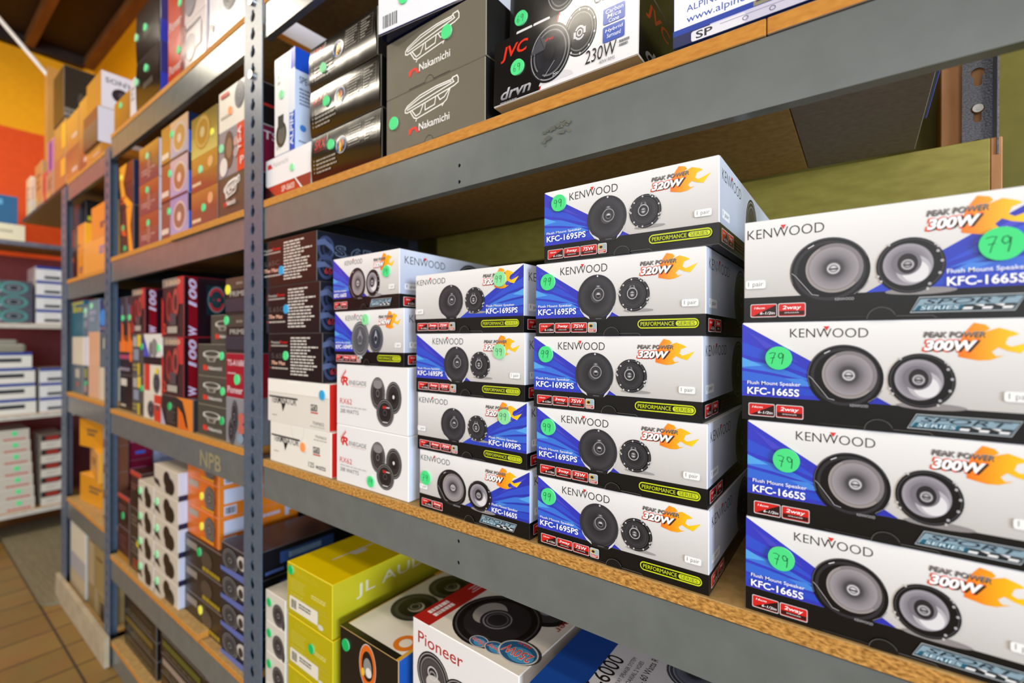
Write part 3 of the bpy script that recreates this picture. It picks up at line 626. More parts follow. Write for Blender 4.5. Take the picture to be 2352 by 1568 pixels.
def pioneerbox(F):
    if F is None: return {'*': '#e9e5e2', 'f': '#ece9e7', 't': '#eae3d6', 'r': '#d8d4d0', 'e': '#f2efec'}
    A = F['f']
    A.t('Pioneer', .06, .14, .52, .3, '#b3261e', .012)
    spk_simple(A, .22, .64, .17, .31, '#1b1a1c', '#4c4a4d', '#8d8b8d', 34); A.el(.24, .74, .09, .12, '#c9c4bd', 20); A.ring(.22, .6, .055, .09, .8, '#d0cecf', 18); spk_simple(A, .5, .73, .17, .26, '#232224', '#3a383b', '#77757a', 32)
    A.el(.84, .62, .12, .16, '#7d7a78', 20); A.el(.84, .62, .11, .145, '#2f77ad', 20); A.t('250', .76, .55, .92, .68, '#e8472c', .03)
    T = F['T']       # read from the back of the shelf
    T.r(.82, 0, 1, 1, '#b3221c'); k = T.W/T.H
    def V(x0, y0, x1, y1): v = Face(T.b, T.p(x1, y1), T.up, -T.ax, T.H*(y1-y0), T.W*(x1-x0), T.step); v.lay = T.lay; return v
    V(.85, .06, .98, .18).words(0, .05, 1, .95, 2, '#f0e4e0', .7, .1, 3); V(.86, .42, .97, .72).t('TS-G1644R', 0, 0, 1, 1, '#ecdcd8', .02); V(.86, .3, .97, .39).words(0, .1, 1, .9, 3, '#e0c4c0', .4, .3)
    T.ci(.26, .4, .2, '#18171a', 34); T.ci(.26, .4, .15, '#3b393d', 30); T.el(.33, .43, .08, .06, '#b9b5b0', 18); T.ci(.26, .4, .06, '#8d8b8f', 18)
    T.ci(.48, .21, .33, '#141316', 44); T.ring(.48, .21, .31, .31*k, .96, '#4a494d', 40); T.ci(.48, .21, .25, '#2a282c', 40); T.el(.58, .23, .12, .085, '#a8a29a', 24); T.ci(.48, .21, .13, '#2b2a2d', 30); T.ring(.48, .21, .11, .11*k, .9, '#8d8b8f', 26); T.ring(.48, .21, .085, .085*k, .85, '#5d5b60', 24)
    V(.03, .3, .09, .52).t('Pioneer', 0, 0, 1, 1, '#a8322a', .01)
    for (cx, cy, r, a, fs) in ((.42, .055, .07, '16cm', .045), (.29, .065, .075, '2way', .045), (.14, .1, .14, '250W', .085)):
        T.el(cx-.012, cy+.006, r*1.08, r*.82*k, '#3a3936', 26); T.el(cx, cy, r*1.05, r*.8*k, '#d2d0cc', 26); T.el(cx, cy, r*.97, r*.72*k, '#2a5f8a', 26); T.el(cx-r*.2, cy-r*.1*k, r*.7, r*.5*k, '#4b97c4', 22)
        T.t(a, cx-r*.8, cy-fs*.6*k, cx+r*.8, cy+fs*.4*k, '#f2e9e0', .06); T.t(a, cx-r*.78, cy-fs*.56*k, cx+r*.78, cy+fs*.36*k, '#e8402a', .02)
    T.t('MAX', .1, .142, .2, .156, '#e8402a', .03)
def alpinetop(F):
    if F is None: return {'*': '#e3e2ea', 'f': '#1d4fae', 't': '#e4e2e8', 'e': '#dfe2ee'}
    S = F['S']       # text runs front to back
    S.r(0, 0, 1, .2, '#14489e')
    S.t('SPE-6000', .02, .195, .31, .275, '#1c1c20', .012); S.t('6-1/2" COAXIAL 2-WAY SPEAKER SYSTEM', -.1+.03+.1, .295, .345, .315, '#3f3f46'); S.t('HAUT-PARLEURS COAXIAL 2 VOIES', .03, .332, .34, .352, '#3f3f46'); S.t('240 Watts Peak - 60 Watts RMS', .03, .37, .42, .402, '#26262c')
    spk_simple(S, .39, .56, .1, .12, '#3d4454', '#6c7488', '#30333c', 28)

# ------------------------------------------------------------------ boxes further off, simpler print
def far(F, base, *art):
    """base = colour or 'front/right/top' colours; art = tuples on the front (or 'R','T' prefixed) face"""
    c = base.split('/')
    if F is None:
        d = {'*': c[0]}
        if len(c) > 1 and c[1]: d['r'] = c[1]
        if len(c) > 2 and c[2]: d['t'] = c[2]
        if len(c) > 3: d['b'] = c[3]
        d['e'] = mix(c[0], '#fff', .15)
        return d
    for q in art:
        k = q[0]; A = F['f']
        if k[0] in 'RT' and len(k) > 1: A = F[k[0].lower()]; k = k[1:]
        a = q[1:]
        if k == 'r': A.r(*a)
        elif k == 'e': A.el(a[0], a[1], a[2], a[3], a[4], 20)
        elif k == 'o': A.ring(a[0], a[1], a[2], a[3], a[4], a[5], 22)
        elif k == 's': spk_simple(A, a[0], a[1], a[2], a[3], *a[4:], n=20)
        elif k == 't': A.t(a[0], *a[1:5], a[5], a[6] if len(a) > 6 else .02, res=2)
        elif k == 'v':     # lettering turned to read upwards
            V = Face(A.b, A.p(a[3], a[4]), A.up, -A.ax, A.H*(a[4]-a[2]), A.W*(a[3]-a[1]), A.step); V.lay = A.lay; V.t(a[0], 0, 0, 1, 1, a[5], .05, res=2)
        elif k == 'p': A.poly(list(a[0]), *a[1:])
        elif k == 'w': A.words(*a)
        elif k == 'b': A.bars(*a)
# ------------------------------------------------------------------ where a picture point lies on a given plane of the room
def ray(px, py): return FW + RT*((px-1176)/FPX) + UP*((784-py)/FPX)
def X(px, y=.5): d = ray(px, 784); return d.x*y/d.y

# ------------------------------------------------------------------ room
def wallmat(name, c1, c2, scale=30): return noise_mat(name, c1, c2, scale, .62, 0, .03, (1, 1, 1), .3, .7, 5, .003, .3)
GREEN = wallmat('green_wall_paint', '#716b2a', '#7b7430'); YEL = wallmat('yellow_wall_paint', '#f0a800', '#f7b000'); ORA = wallmat('orange_red_wall_paint', '#dc4c10', '#e55414'); MAR = wallmat('maroon_wall_paint', '#5a1d20', '#652426')
CEIL = wallmat('dark_brown_ceiling', '#241710', '#2e1e14', 12); JOIST = noise_mat('brown_timber', '#6b4516', '#845820', 20, .7, 0, .2, (.2, 1, 1))
def struct(name, mat, boxes, e=0): 
    o = simple(name, mat, boxes, None, e); o['kind'] = 'structure'; return o
m_, n_, l_, b_ = nodes('tan_floor_tiles')
br = n_.new('ShaderNodeTexBrick'); br.offset = 0; br.inputs['Scale'].default_value = 1; br.inputs['Mortar Size'].default_value = .0045; br.inputs['Mortar Smooth'].default_value = .3
br.inputs['Brick Width'].default_value = .18; br.inputs['Row Height'].default_value = .36
br.inputs['Color1'].default_value = lin('#94743a'); br.inputs['Color2'].default_value = lin('#876932'); br.inputs['Mortar'].default_value = lin('#3f3122')
tc = n_.new('ShaderNodeTexCoord'); mp = n_.new('ShaderNodeMapping'); mp.inputs['Location'].default_value = (.115, -.06, 0)
l_.new(tc.outputs['Object'], mp.inputs[0]); l_.new(mp.outputs[0], br.inputs['Vector'])
nz = n_.new('ShaderNodeTexNoise'); nz.inputs['Scale'].default_value = 9; nz.inputs['Detail'].default_value = 5; l_.new(tc.outputs['Object'], nz.inputs['Vector'])
mx = n_.new('ShaderNodeMix'); mx.data_type = 'RGBA'; mx.blend_type = 'MULTIPLY'; mx.inputs['Factor'].default_value = .35
l_.new(br.outputs['Color'], mx.inputs[6]); l_.new(nz.outputs['Color'], mx.inputs[7]); l_.new(mx.outputs[2], b_.inputs['Base Color'])
b_.inputs['Roughness'].default_value = .42
bp = n_.new('ShaderNodeBump'); bp.inputs['Strength'].default_value = .4; bp.inputs['Distance'].default_value = .003; bp.invert = True; l_.new(br.outputs['Fac'], bp.inputs['Height']); l_.new(bp.outputs[0], b_.inputs['Normal'])
struct('floor', m_, [(-5.0, -3.4, -1.23, 7, 1.1, -1.18)])
struct('ceiling', CEIL, [(-5.0, -3.4, 2.17, 7, 1.1, 2.25)])
struct('wall_back', GREEN, [(-4.86, 1.0, -1.18, 7, 1.1, 1.15)]); struct('wall_back_upper', YEL, [(-4.86, 1.0, 1.15, 7, 1.1, 2.17)])
struct('wall_left', MAR, [(-4.96, -3.4, -1.18, -4.86, 1.1, .594)]); struct('wall_left_middle', ORA, [(-4.96, -3.4, .594, -4.86, 1.1, 1.506)]); struct('wall_left_upper', YEL, [(-4.96, -3.4, 1.506, -4.86, 1.1, 2.17)])
for i, y in enumerate((-1.9, -.72, .11, .61)): struct('trim_%d' % (i+1), JOIST, [(-4.86, y, 2.1, 4, y+.05, 2.17)], .003)
struct('trim_5', JOIST, [(-4.86, .93, 2.11, 4, 1.0, 2.17)], .003)
struct('trim_6', CEIL, [(-4.86, -3.4, 2.09, -4.8, .93, 2.17)], .003)
FR = noise_mat('white_window_frame', '#c9c7c0', '#d6d4cd', 30, .5)
def winframe(name, M):
    b = B()
    for q in ((-1.15, -.03, -.85, -1.08, .03, .85), (1.08, -.03, -.85, 1.15, .03, .85), (-1.08, -.03, .8, 1.08, .03, .87), (-1.08, -.03, -.87, 1.08, .03, -.8), (-.03, -.03, -.8, .03, .03, .8)): b.box(*q, '#ddd', .004)
    o = link(name, b.mesh(name, [FR])); o.matrix_world = M; o['kind'] = 'structure'
winframe('window_1', Matrix.Translation((6.45, -2.56, H+.45)) @ Matrix.Rotation(math.radians(74), 4, 'Z') @ Matrix.Diagonal((1.25, 1, 1.15, 1)))  # unseen frame added around the right-hand daylight lamp

# ceiling lamps above the aisle
WH = noise_mat('white_enamel', '#d8d6d0', '#e4e2dc', 30, .35)
for i, (x, y) in enumerate([(-3.3, -.5), (-1.5, -.5), (.4, -.5), (-3.3, -1.5), (-.9, -1.3), (1.2, -1.3)]):
    L = bpy.data.objects.new('ceiling_lamp', None); COL.objects.link(L); L.location = (x, y, H+2.025)
    tag(L, 'white strip light under the dark ceiling, %s of the row %s' % (('farthest', 'middle', 'nearest')[i % 3], 'by the shelves' if y > -.6 else 'over the aisle'), 'ceiling lamp', 'fluorescent strip lights over the aisle')
    b = B(); b.box(-.62, -.09, .0, .62, .09, .06, '#ddd', .004); b.box(-.5, -.03, .06, .5, .03, .0745 if -.76 < y < -.68 else .1445, '#ddd', .003); link('lamp_housing', b.mesh('lamp_housing', [WH]), L)

# ------------------------------------------------------------------ shelving
unit = bpy.data.objects.new('shelving_unit', None); COL.objects.link(unit); unit.location = (-1.3, .5, 0)
tag(unit, 'grey steel shelving unit with keyhole posts running along the back wall', 'shelving unit')
inv = Vector((-1.3, .5, 0))
def upart(name, b, mats):
    b.v = [(v[0]-inv.x, v[1]-inv.y, v[2]-inv.z) for v in b.v]
    return link(name, b.mesh(name, mats), unit)
def keyhole(cx, cz, r=.0105, sw=.0055, up=.0165):
    a0 = math.asin(sw/r); pts = []
    for i in range(13):
        t = math.pi/2+a0+(2*math.pi-2*a0)*i/12; pts.append((cx+r*math.cos(t), cz+r*math.sin(t)))
    pts += [(cx+sw, cz+up-.003), (cx+sw*.5, cz+up), (cx-sw*.5, cz+up), (cx-sw, cz+up-.003)]
    return pts
def post(x0, x1, yf, z0, z1, phase, bolts=(), front=True):
    b = B(); W_ = x1-x0; P = .0394; cx = W_*.48
    k0 = math.floor((phase-z0)/P)
    zs = [phase-k0*P+i*P for i in range(int((z1-z0)/P)+2)]
    zs = [z for z in zs if z-.012 > z0+.001 and z+.02 < z1-.001]
    lo = z0
    for i, z in enumerate(zs):
        hi = (z+.0285) if i < len(zs)-1 else z1
        b.plate((x0, yf, lo+H), (1, 0, 0), (0, 0, 1), (0, -1, 0), W_, hi-lo, [keyhole(cx, z-lo)], .0025, '#777')
        lo = hi
    s_ = 1 if front else -1
    for xx in (x0,):       # folded side flange
        b.box(xx, min(yf, yf+s_*.038)+(.0025 if front else 0), z0+H, xx+.0025, max(yf, yf+s_*.038), z1+H, '#777', 0)
    o = upart('post', b, [POST])
    for z in bolts:
        c = B(); c.tube((x0+cx-inv.x, yf-.006-inv.y, z+H), (x0+cx-inv.x, yf+.003-inv.y, z+H), .009, '#bbb', 14); link('bolt', c.mesh('bolt', [STEEL]), o)
    return o
PX = [(-2.945, -2.855), (-2.247, -2.185), (-1.128, -1.045), (.2, .283)]
post(*PX[0], .493, -1.18, .685, .72); post(*PX[1], .493, -1.18, .7, .72); post(*PX[2], .493, -1.18, 1.1, .717, (.751, .588, .6)[:2]); post(*PX[3], .493, -1.18, 1.1, .717)
for i, p in enumerate(PX[:3]): post(*p, .935, -1.18, (.68, .69, .8)[i], .717, front=False)
LV = {3: [.705, .266, -.234, -.705, -1.09], 2: [.742, .2965, -.2495, -.778, -1.09], 1: [.745, .3035, -.258, -.805]}
BH = {3: .07, 2: .0705, 1: .0665}
for bay, (xa, xb) in {3: (-2.855, -2.247), 2: (-2.185, -1.128), 1: (-1.045, .2)}.items():
    for i, z in enumerate(LV[bay]):
        zt = z-.0175; h = BH[bay] if not (bay == 1 and i == 0) else .072
        b = B(); hl = []
        if bay == 1 and i in (1, 2):
            xm = X(1057)-xa-.001
            zz = (.252, .2285) if i == 1 else (-.2895, -.3205)
            hl = [[(xm+.0028*math.cos(2*math.pi*k/10), q-(zt-h)+.0028*math.sin(2*math.pi*k/10)) for k in range(10)] for q in zz]
        b.plate((xa+.0005, .4975, zt-h+H), (1, 0, 0), (0, 0, 1), (0, -1, 0), xb-xa-.001, h, hl, .002, '#777')
        b.box(xa+.0005, .4995, zt-.002+H, xb-.0005, .514, zt+H, '#777'); b.box(xa+.0005, .4995, zt-h+H, xb-.0005, .512, zt-h+.002+H, '#777')
        if hl: b.box(xa+.1, .508, zt-h+.003+H, xb-.1, .51, zt-.003+H, '#777')
        o = upart('beam', b, [BEAM])
        if bay == 1 and i == 1:
            c = B(); A = Face(c, (X(1240)-inv.x, .4975-inv.y, zt-h+H), (1, 0, 0), (0, 0, 1), X(1330)-X(1240), h, .0001); rd = random.Random(5)
            for k in range(16):
                cx, cy = rd.random(), .62-.3*rd.random(); cx = min(max(cx, .08), .92); cy -= cx*.3-.1; r1 = rd.uniform(.03, .09)
                A.poly([(cx+r1*rd.uniform(.5, 1.3)*math.cos(t), cy+r1*.55*rd.uniform(.5, 1.3)*math.sin(t)) for t in (math.radians(a_) for a_ in range(0, 360, 40))], rd.choice(('#5e625c', '#66675c', '#585b55')))
            link('scuff_mark', c.mesh('scuff_mark', [MATTE]), o)
        if bay == 2 and i == 2:
            c = B(); A = Face(c, (X(463)-inv.x, .4975-inv.y, zt-.062+H), (1, 0, 0), (0, 0, 1), X(512)-X(463), .048, .0003); A.t('NPB', 0, .1, 1, .95, '#948a6a', .06, res=2); link('stencilled_mark', c.mesh('stencilled_mark', [MATTE]), o)
        if bay != 1:
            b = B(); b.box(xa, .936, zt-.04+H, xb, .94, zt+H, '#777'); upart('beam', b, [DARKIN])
for i, (p, bay) in enumerate(zip(PX[:3], (3, 2, 1))):
    for z in LV[bay][1:]:
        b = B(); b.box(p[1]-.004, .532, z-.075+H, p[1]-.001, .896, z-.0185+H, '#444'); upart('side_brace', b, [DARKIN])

def board(label, x0, x1, z, y0=.496, y1=.922, th=.0165, mats=None, face=None, edge=None, name='shelf_board', rz=0, group='loose chipboard shelves'):
    b = B(); b.box(-(x1-x0)/2, 0, 0, (x1-x0)/2, y1-y0, th, '#c9a25c', .0008)
    for k in range(len(b.f)):
        zc = sum(b.v[i][2] for i in b.f[k])/len(b.f[k])
        b.mi[k] = 1 if zc > th*.9 or zc < th*.1 else 0
    o = link(name, b.mesh(name, [edge or PLYEDGE, face or BOARD]), None, ((x0+x1)/2, y0, z-th+H)); o.rotation_euler.z = rz
    return tag(o, label, 'shelf board', group)
board('chipboard shelf carrying the white and blue speaker boxes, rough front edge', -1.0445, .199, LV[1][2], edge=EDGE)
board('orange edged shelf board under the grey, black and JVC-style boxes'.replace('JVC-style', 'white tilted'), -1.0445, -.0735, LV[1][1])
board('short greyed shelf board under the big white box, ending short of the rear post', -.0725, .062, LV[1][1], face=BOARDG)
board('highest shelf board of the right bay, just seen at the top edge', -1.0445, .199, LV[1][0])
board('lowest shelf board of the right bay, under the yellow and white boxes', -1.0445, .199, LV[1][3], edge=EDGE)
for i, t in enumerate(('highest shelf board of the middle bay under the red and white boxes', None, 'shelf board of the middle bay under the red 100 boxes', 'low shelf board under the orange and white speaker boxes', 'bottom shelf board of the middle bay under dark amplifier boxes')):
    if t: board(t, -2.1845, -1.129, LV[2][i])
board('left board of the orange edged shelf in the middle bay', -2.1845, X(400)-.001, LV[2][1]); board('right board of the orange edged shelf in the middle bay, pushed forward', X(400), -1.129, LV[2][1], y0=.49)
for i, t in enumerate(('highest shelf board of the far bay under the amber boxes', 'shelf board of the far bay under small orange boxes', 'shelf board of the far bay under tall teal and peach boxes', 'low shelf board of the far bay under orange yellow boxes', 'bottom shelf board of the far bay with a pale front edge')):
    board(t, -2.8545, -2.2475, LV[3][i])
board('short shelf board under the black subwoofer box behind the far post', -3.03, -2.857, LV[3][1], y0=.54, y1=.89)
board('shelf board bridging from the far bay to the end wall shelves', -3.99, -2.857, LV[3][0], edge=DARKIN)
board('loose chipboard offcut lying on the low shelf by the orange boxes', -1.65, -1.375, LV[2][3]+.0165, y0=.487, y1=.515, rz=0, name='loose_board', group=None)
# pale board standing along the bottom of the far bay
simple_o = simple('kick_board', noise_mat('pale_board', '#a89a80', '#b8aa90', 20, .6), [(-2.96, .476, -1.179, -2.17, .4915, -1.07)]); tag(simple_o, 'pale kick board under the bottom shelf of the far bay', 'board')

# rear upright, timber and rail behind the right end
o = bpy.data.objects.new('rear_upright', None); COL.objects.link(o); o.location = (.132, .95, H+.17)
tag(o, 'short hammered steel upright with inverted keyholes at the right end of the back wall', 'post')
b = B(); zs = [.5-.2, .455-.2, .41-.2, .365-.2, .32-.2]
lo = -.0
for k in range(14):
    z = .135+k*.052
    hole = [(x, -y_) for x, y_ in reversed(keyhole(.0165, -(.026), .0075, .0042, .0195))]
    b.plate((-.0155, 0, .09+k*.052), (1, 0, 0), (0, 0, 1), (0, -1, 0), .032, .052, [hole], .002, '#777')
b.box(.0165, -.028, .09, .0185, .002, .09+14*.052, '#777'); link('upright', b.mesh('upright', [HAMMER]), o)
b = B(); b.tube((.001, -.003, .168), (.001, .001, .168), .006, '#ccc', 14); b.tube((.001, -.0036, .168), (.001, -.003, .168), .003, '#222', 8); link('screw', b.mesh('screw', [STEEL]), o)
tag(simple('timber_batten', RAWWOOD, [(.094, .956, .292, .149, .998, 1.0)]), 'raw orange timber batten behind the hammered upright', 'timber')
o = simple('wall_rail', GREENWD, [(-.95, .924, .19, .142, .946, .2845)]); tag(o, 'green painted timber rail along the back wall with a bare sawn end', 'rail')
b = B(); b.box(.142, .924, .19+H, .1545, .946, .2845+H, '#a86d40', .0015); link('bare_end', b.mesh('bare_end', [RAWWOOD]), o)

# ------------------------------------------------------------------ boxes on the near bay
M1, U1, L1 = LV[1][2], LV[1][1], LV[1][3]
ORD = ('lowest', 'second from bottom', 'middle', 'second from top', 'topmost')
KG = 'white and blue speaker boxes on the middle shelf'
def kstack(rows, base, y0=.5):
    z = base
    for (x0, h, side, model, lab, st) in rows:
        carton(lab, x0, x0+.2072, z, z+h, y0, .37, kbox, (side, model), group=KG, st=st, flap=kflap); z += h
R9, R7 = .0103, .0108
kstack([(-.3308, .0865, 'L', '1695PS', 'lowest of the five-high stack of white and blue speaker boxes, green 99 sticker', [('f', .08, .27, R9, 'g', '99')]),
        (-.3325, .0872, 'L', '1695PS', 'second box from the bottom of the five-high white and blue speaker stack', [('f', .085, .27, R9, 'g', '99')]),
        (-.3374, .0898, 'L', '1695PS', 'middle box of the five-high stack of white and blue speaker boxes', [('f', .09, .25, R9, 'g', '99')]),
        (-.3345, .0915, 'L', '1695PS', 'second box from the top of the five-high white and blue speaker stack', [('f', .09, .26, R9, 'g', '99')]),
        (-.322, .0895, 'L', '1695PS', 'topmost box of the five-high white and blue stack, sitting slightly to the right', [('f', .105, .19, R9, 'g', '99')])], M1)
kstack([(-.5508, .0895, 'R', '1665S', 'lowest box of the four-high white and blue stack, 300W print and green 79 sticker', [('f', .072, .47, R7, 'g', '79')]),
        (-.5555, .0885, 'R', '1695PS', 'second from bottom in the four-high stack, blue corner right, 99 over the flame', [('f', .825, .25, R9, 'l', '99')]),
        (-.5588, .0905, 'L', '1695PS', 'only box of the four-high stack with its blue corner on the left', [('f', .8, .28, R9, 'l', '99')]),
        (-.561, .0905, 'R', '1695PS', 'topmost box of the four-high stack, blue corner on the right, 99 over the flame', [('f', .812, .2, R9, 'l', '99')])], M1)
kstack([(-.0897, .0895, 'L', '1665S', 'lowest of the large silver-cone speaker boxes at the right edge, touching the shelf', [('f', .145, .37, R7, 'g', '79')]),
        (-.0885, .093, 'L', '1665S', 'second box from the bottom in the right-hand stack with silver-cone speakers', [('f', .157, .37, R7, 'g', '79')]),
        (-.0935, .0935, 'L', '1665S', 'third box from the bottom in the right-hand silver-cone stack, 79 written slanting', [('f', .15, .36, R7, 'g', '79')]),
        (-.092, .0965, 'R', '1665S', 'topmost box of the right-hand stack, blue corner and green 79 sticker at its right', [('f', .845, .43, .0125, 'g', '79')])], M1)
# white three-cone boxes with two white and blue boxes on top
RG = 'plain white boxes with a three-cone picture'
carton('lower plain white box with three-cone picture, green sticker below the picture', -.774, -.577, M1, M1+.1045, .5, .37, renegade, group=RG, st=[('f', .52, .84, .0095, 'g', '79')])
carton('upper plain white box with three-cone picture, no sticker, under two blue cornered boxes', -.774, -.578, M1+.1045, M1+.2145, .5, .37, renegade, group=RG)
carton('white and blue box with dark oval speakers standing on the plain white boxes', -.78, -.5885, M1+.2145, M1+.31, .5, .37, kbox, ('L', '1694PS'), group=KG, st=[('f', .485, .17, .0095, 'l', '4')], flap=kflap)
carton('white and blue box topping the plain white pile, sticker under its flame', -.7855, -.6, M1+.31, M1+.407, .5, .37, kbox, ('L', '1665S'), group=KG, st=[('f', .83, .36, .0095, 'g', '79')], flap=kflap)
# cream boxes and black component boxes
carton('lowest cream box with red sides by the post, orange sticker', -1.02, -.791, M1, M1+.085, .5, .3, mtxbox, (0,), group='cream boxes with red sides', st=[('f', .58, .46, .0095, 'o')])
carton('upper cream box with folded white lid, blue sticker at its corner', -1.03, -.799, M1+.085, M1+.1755, .5, .3, mtxbox, (1,), group='cream boxes with red sides', st=[('f', .91, .24, .0095, 'b')])
PG = 'black component speaker boxes by the post'
carton('lowest of the three black component speaker boxes, green sticker', -1.03, -.821, M1+.1755, M1+.272, .5, .33, precision, mat=SATIN, group=PG, st=[('f', .36, .48, .0095, 'g')])
carton('middle black component speaker box with a blue sticker', -1.0425, -.83, M1+.272, M1+.3715, .5, .33, precision, group=PG, st=[('f', .42, .5, .0095, 'b')])
carton('topmost black component speaker box, blue sticker, just under the steel beam', -1.0645, -.8415, M1+.3715, M1+.47, .5, .33, precision, group=PG, st=[('f', .41, .68, .0095, 'b')])
# upper shelf
carton('white box with red band lying flat beside the post on the upper shelf', -1.053, -.8715, U1, U1+.0885, .505, .33, nakwhite, st=[('f', .62, .42, .0075, 'l')])
carton('narrow white and blue box standing upright on the flat white box', -1.015, -.931, U1+.0885, U1+.297, .505, .26, alpinestand, st=[('f', .38, .4, .009, 'l')], mat=GLOSS)
SG = 'glossy black speaker boxes with round emblem'
carton('lowest glossy black box with round blue emblem on the upper shelf', -.858, -.645, U1, U1+.087, .5, .35, srx, mat=GLOSS, group=SG, st=[('f', .33, .34, .0095, 'g')], bulge=.003)
carton('middle glossy black box with round blue emblem', -.8625, -.6475, U1+.0885, U1+.177, .5, .35, srx, mat=GLOSS, group=SG, st=[('f', .28, .4, .0095, 'g')], bulge=.0034)
carton('topmost glossy black box with round blue emblem, level with the white overhanging box', -.865, -.657, U1+.179, U1+.262, .5, .35, srx, mat=GLOSS, group=SG, st=[('f', .25, .66, .0095, 'l')], bulge=.0034)
NG = 'olive grey boxes with a white line drawing of a speaker'
carton('lower olive grey box with white speaker drawing, sticker at bottom left', -.6335, -.42, U1, U1+.0915, .5, .36, nakamichi, (0,), mat=MATTE, group=NG, st=[('f', .095, .46, .0105, 'g')])
carton('upper olive grey box with white speaker drawing, sticker over the drawing', -.6335, -.4185, U1+.0915, U1+.1845, .5, .36, nakamichi, (0,), mat=MATTE, group=NG, st=[('f', .65, .35, .0105, 'g')])
carton('white box with dark blue underside overhanging the olive grey boxes', -.6305, -.4235, U1+.187, U1+.272, .4924, .11, far, ('#f0eff2/#e8e8ee/#eee/#1a2248', ('b', .05, .66, .2, .9, '#555', 14), ('w', .05, .1, .4, .3, 2, '#ccc'), ('r', .0, .97, 1, 1, '#1c2450')), mat=GLOSS, st=[('f', .27, .5, .0095, 'g')], rz=.12)
carton('lower black and white sleeve box leaning back on the upper shelf', -.4045, -.199, U1+.0125, U1+.1015, .499, .34, jvcbox, (0,), mat=GLOSS, group='black and white sleeve boxes', st=[('f', .195, .52, .0105, 'g', '69')], rx=-.035)
carton('upper black and white sleeve box set back on the leaning one', -.405, -.2, U1+.1035, U1+.1915, .535, .3, jvcbox, (1,), mat=GLOSS, group='black and white sleeve boxes', st=[('f', .1, .5, .0105, 'g', '69')], rx=-.035)
carton('large white box with blue print and slotted blue bottom edge, right of the sleeve boxes', -.16, .07, U1+.002, U1+.12, .496, .36, alpinefront, mat=SATIN, name='stereo_box')
# lower shelf
WG = 'white boxes with dark speakers left of the yellow boxes'
for i, (z, t) in enumerate(zip((0, .066, .132, .198), ('lowest', 'second from bottom', 'third from bottom', 'topmost'))):
    carton('%s white box with dark speakers beside the yellow boxes on the low shelf' % t, -1.04, -.957, L1+z, L1+z+.066, .5, .3, far, ('#d9d3c6//#d8d2c2', ('s', .66, .62, .3, .36), ('s', .91, .8, .085, .19), ('Tw', .1, .1, .9, .3, 2, '#9a93a8')), group=WG, st=[('f', .22, .35, .009, 'd')])
JG = 'yellow green speaker boxes'
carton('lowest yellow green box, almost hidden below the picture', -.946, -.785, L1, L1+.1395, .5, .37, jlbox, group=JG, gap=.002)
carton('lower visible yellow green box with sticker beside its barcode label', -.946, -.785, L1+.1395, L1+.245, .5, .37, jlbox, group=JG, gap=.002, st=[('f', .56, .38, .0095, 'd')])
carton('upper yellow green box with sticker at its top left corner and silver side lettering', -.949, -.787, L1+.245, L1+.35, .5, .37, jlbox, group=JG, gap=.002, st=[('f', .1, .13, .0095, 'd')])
FG = 'black boxes with flame print and white tops'
carton('lower black box with flame print, hidden under its twin', -.762, -.6, L1, L1+.143, .5, .37, flamebox, group=FG, gap=.002)
carton('upper black box with flame print, orange ring emblem and white top', -.762, -.6, L1+.143, L1+.286, .5, .37, flamebox, group=FG, gap=.002, st=[('f', .12, .2, .0105, 'd')])
for z, t, s_ in ((0, 'lowest white box with red stripe, hidden under the others', []), (.1205, 'middle white box with red stripe', []), (.241, 'top white box with red stripe, speaker picture and blue ovals on its lid', [('f', .74, .45, .0105, 'd')])):
    carton(t, -.578, -.362, L1+z, L1+z+.1205, .507, .37, pioneerbox, group='white boxes with a red stripe on the lid', st=s_, gap=.002, rz=-.035 if z > .2 else 0)
for z, t in ((0, 'lower white box with blue stripe, hidden'), (.182, 'upper white box with blue stripe and black lettering on its lid')):
    carton(t, -.343, -.045, L1+z, L1+z+.182, .5, .37, alpinetop, group='white boxes with a blue stripe on the lid', gap=.002)

# ------------------------------------------------------------------ middle bay
def stack(x0, x1, base, y0, d, items, group=None, mat=SATIN):
    z = base
    for q in items:
        h, lab, spec = q[:3]; st = q[3] if len(q) > 3 else []
        kw = dict(q[4]) if len(q) > 4 else {}
        carton(lab, x0+kw.pop('dx0', 0), x1+kw.pop('dx1', 0), z, z+h, y0+kw.pop('dy', 0), kw.pop('d', d), spec[0] if callable(spec[0]) else far, spec[1:] if callable(spec[0]) else spec, group=group, st=st, mat=kw.pop('mat', mat), **kw); z += h
U2, M2, L2, T2, B2 = LV[2][1], LV[2][2], LV[2][3], LV[2][0], LV[2][4]
AMB = ('r', .0, .0, 1, .5, '#b57a2e', '#8a5030')
def swirl(lo): return ('#4a2c22/#1c2440', ('r', 0, 0, 1, .45, '#5a2c20'), ('r', 0, .55, 1, 1, '#26262a'), ('p', [(.0, 0), (.55, 0), (.3, .4), (.45, .7), (1, 1), (.6, 1), (.15, .7), (.05, .4)], '#f0a92a'), ('w', .1, .7, .5, .9, 2, '#d0532e')) if not lo else ('#3a2a28/#1c2028', ('p', [(.5, 0), (.95, 0), (.8, .4), (1, 1), (.72, 1), (.6, .5)], '#efa02c'), ('p', [(.1, .35), (.3, .3), (.55, .6), (.2, .55)], '#d85a24'), ('w', .05, .6, .4, .95, 4, '#5a4a44'))
stack(-2.155, -2.0, U2, .515, .3, [(.166, 'lower dark box with yellow swirl in the middle bay', swirl(1), [('f', .3, .4, .01, 'd'), ('f', .42, .85, .01, 'd')]), (.156, 'upper dark box with yellow swirl and blue side in the middle bay', swirl(0), [('f', .15, .25, .01, 'y')])])
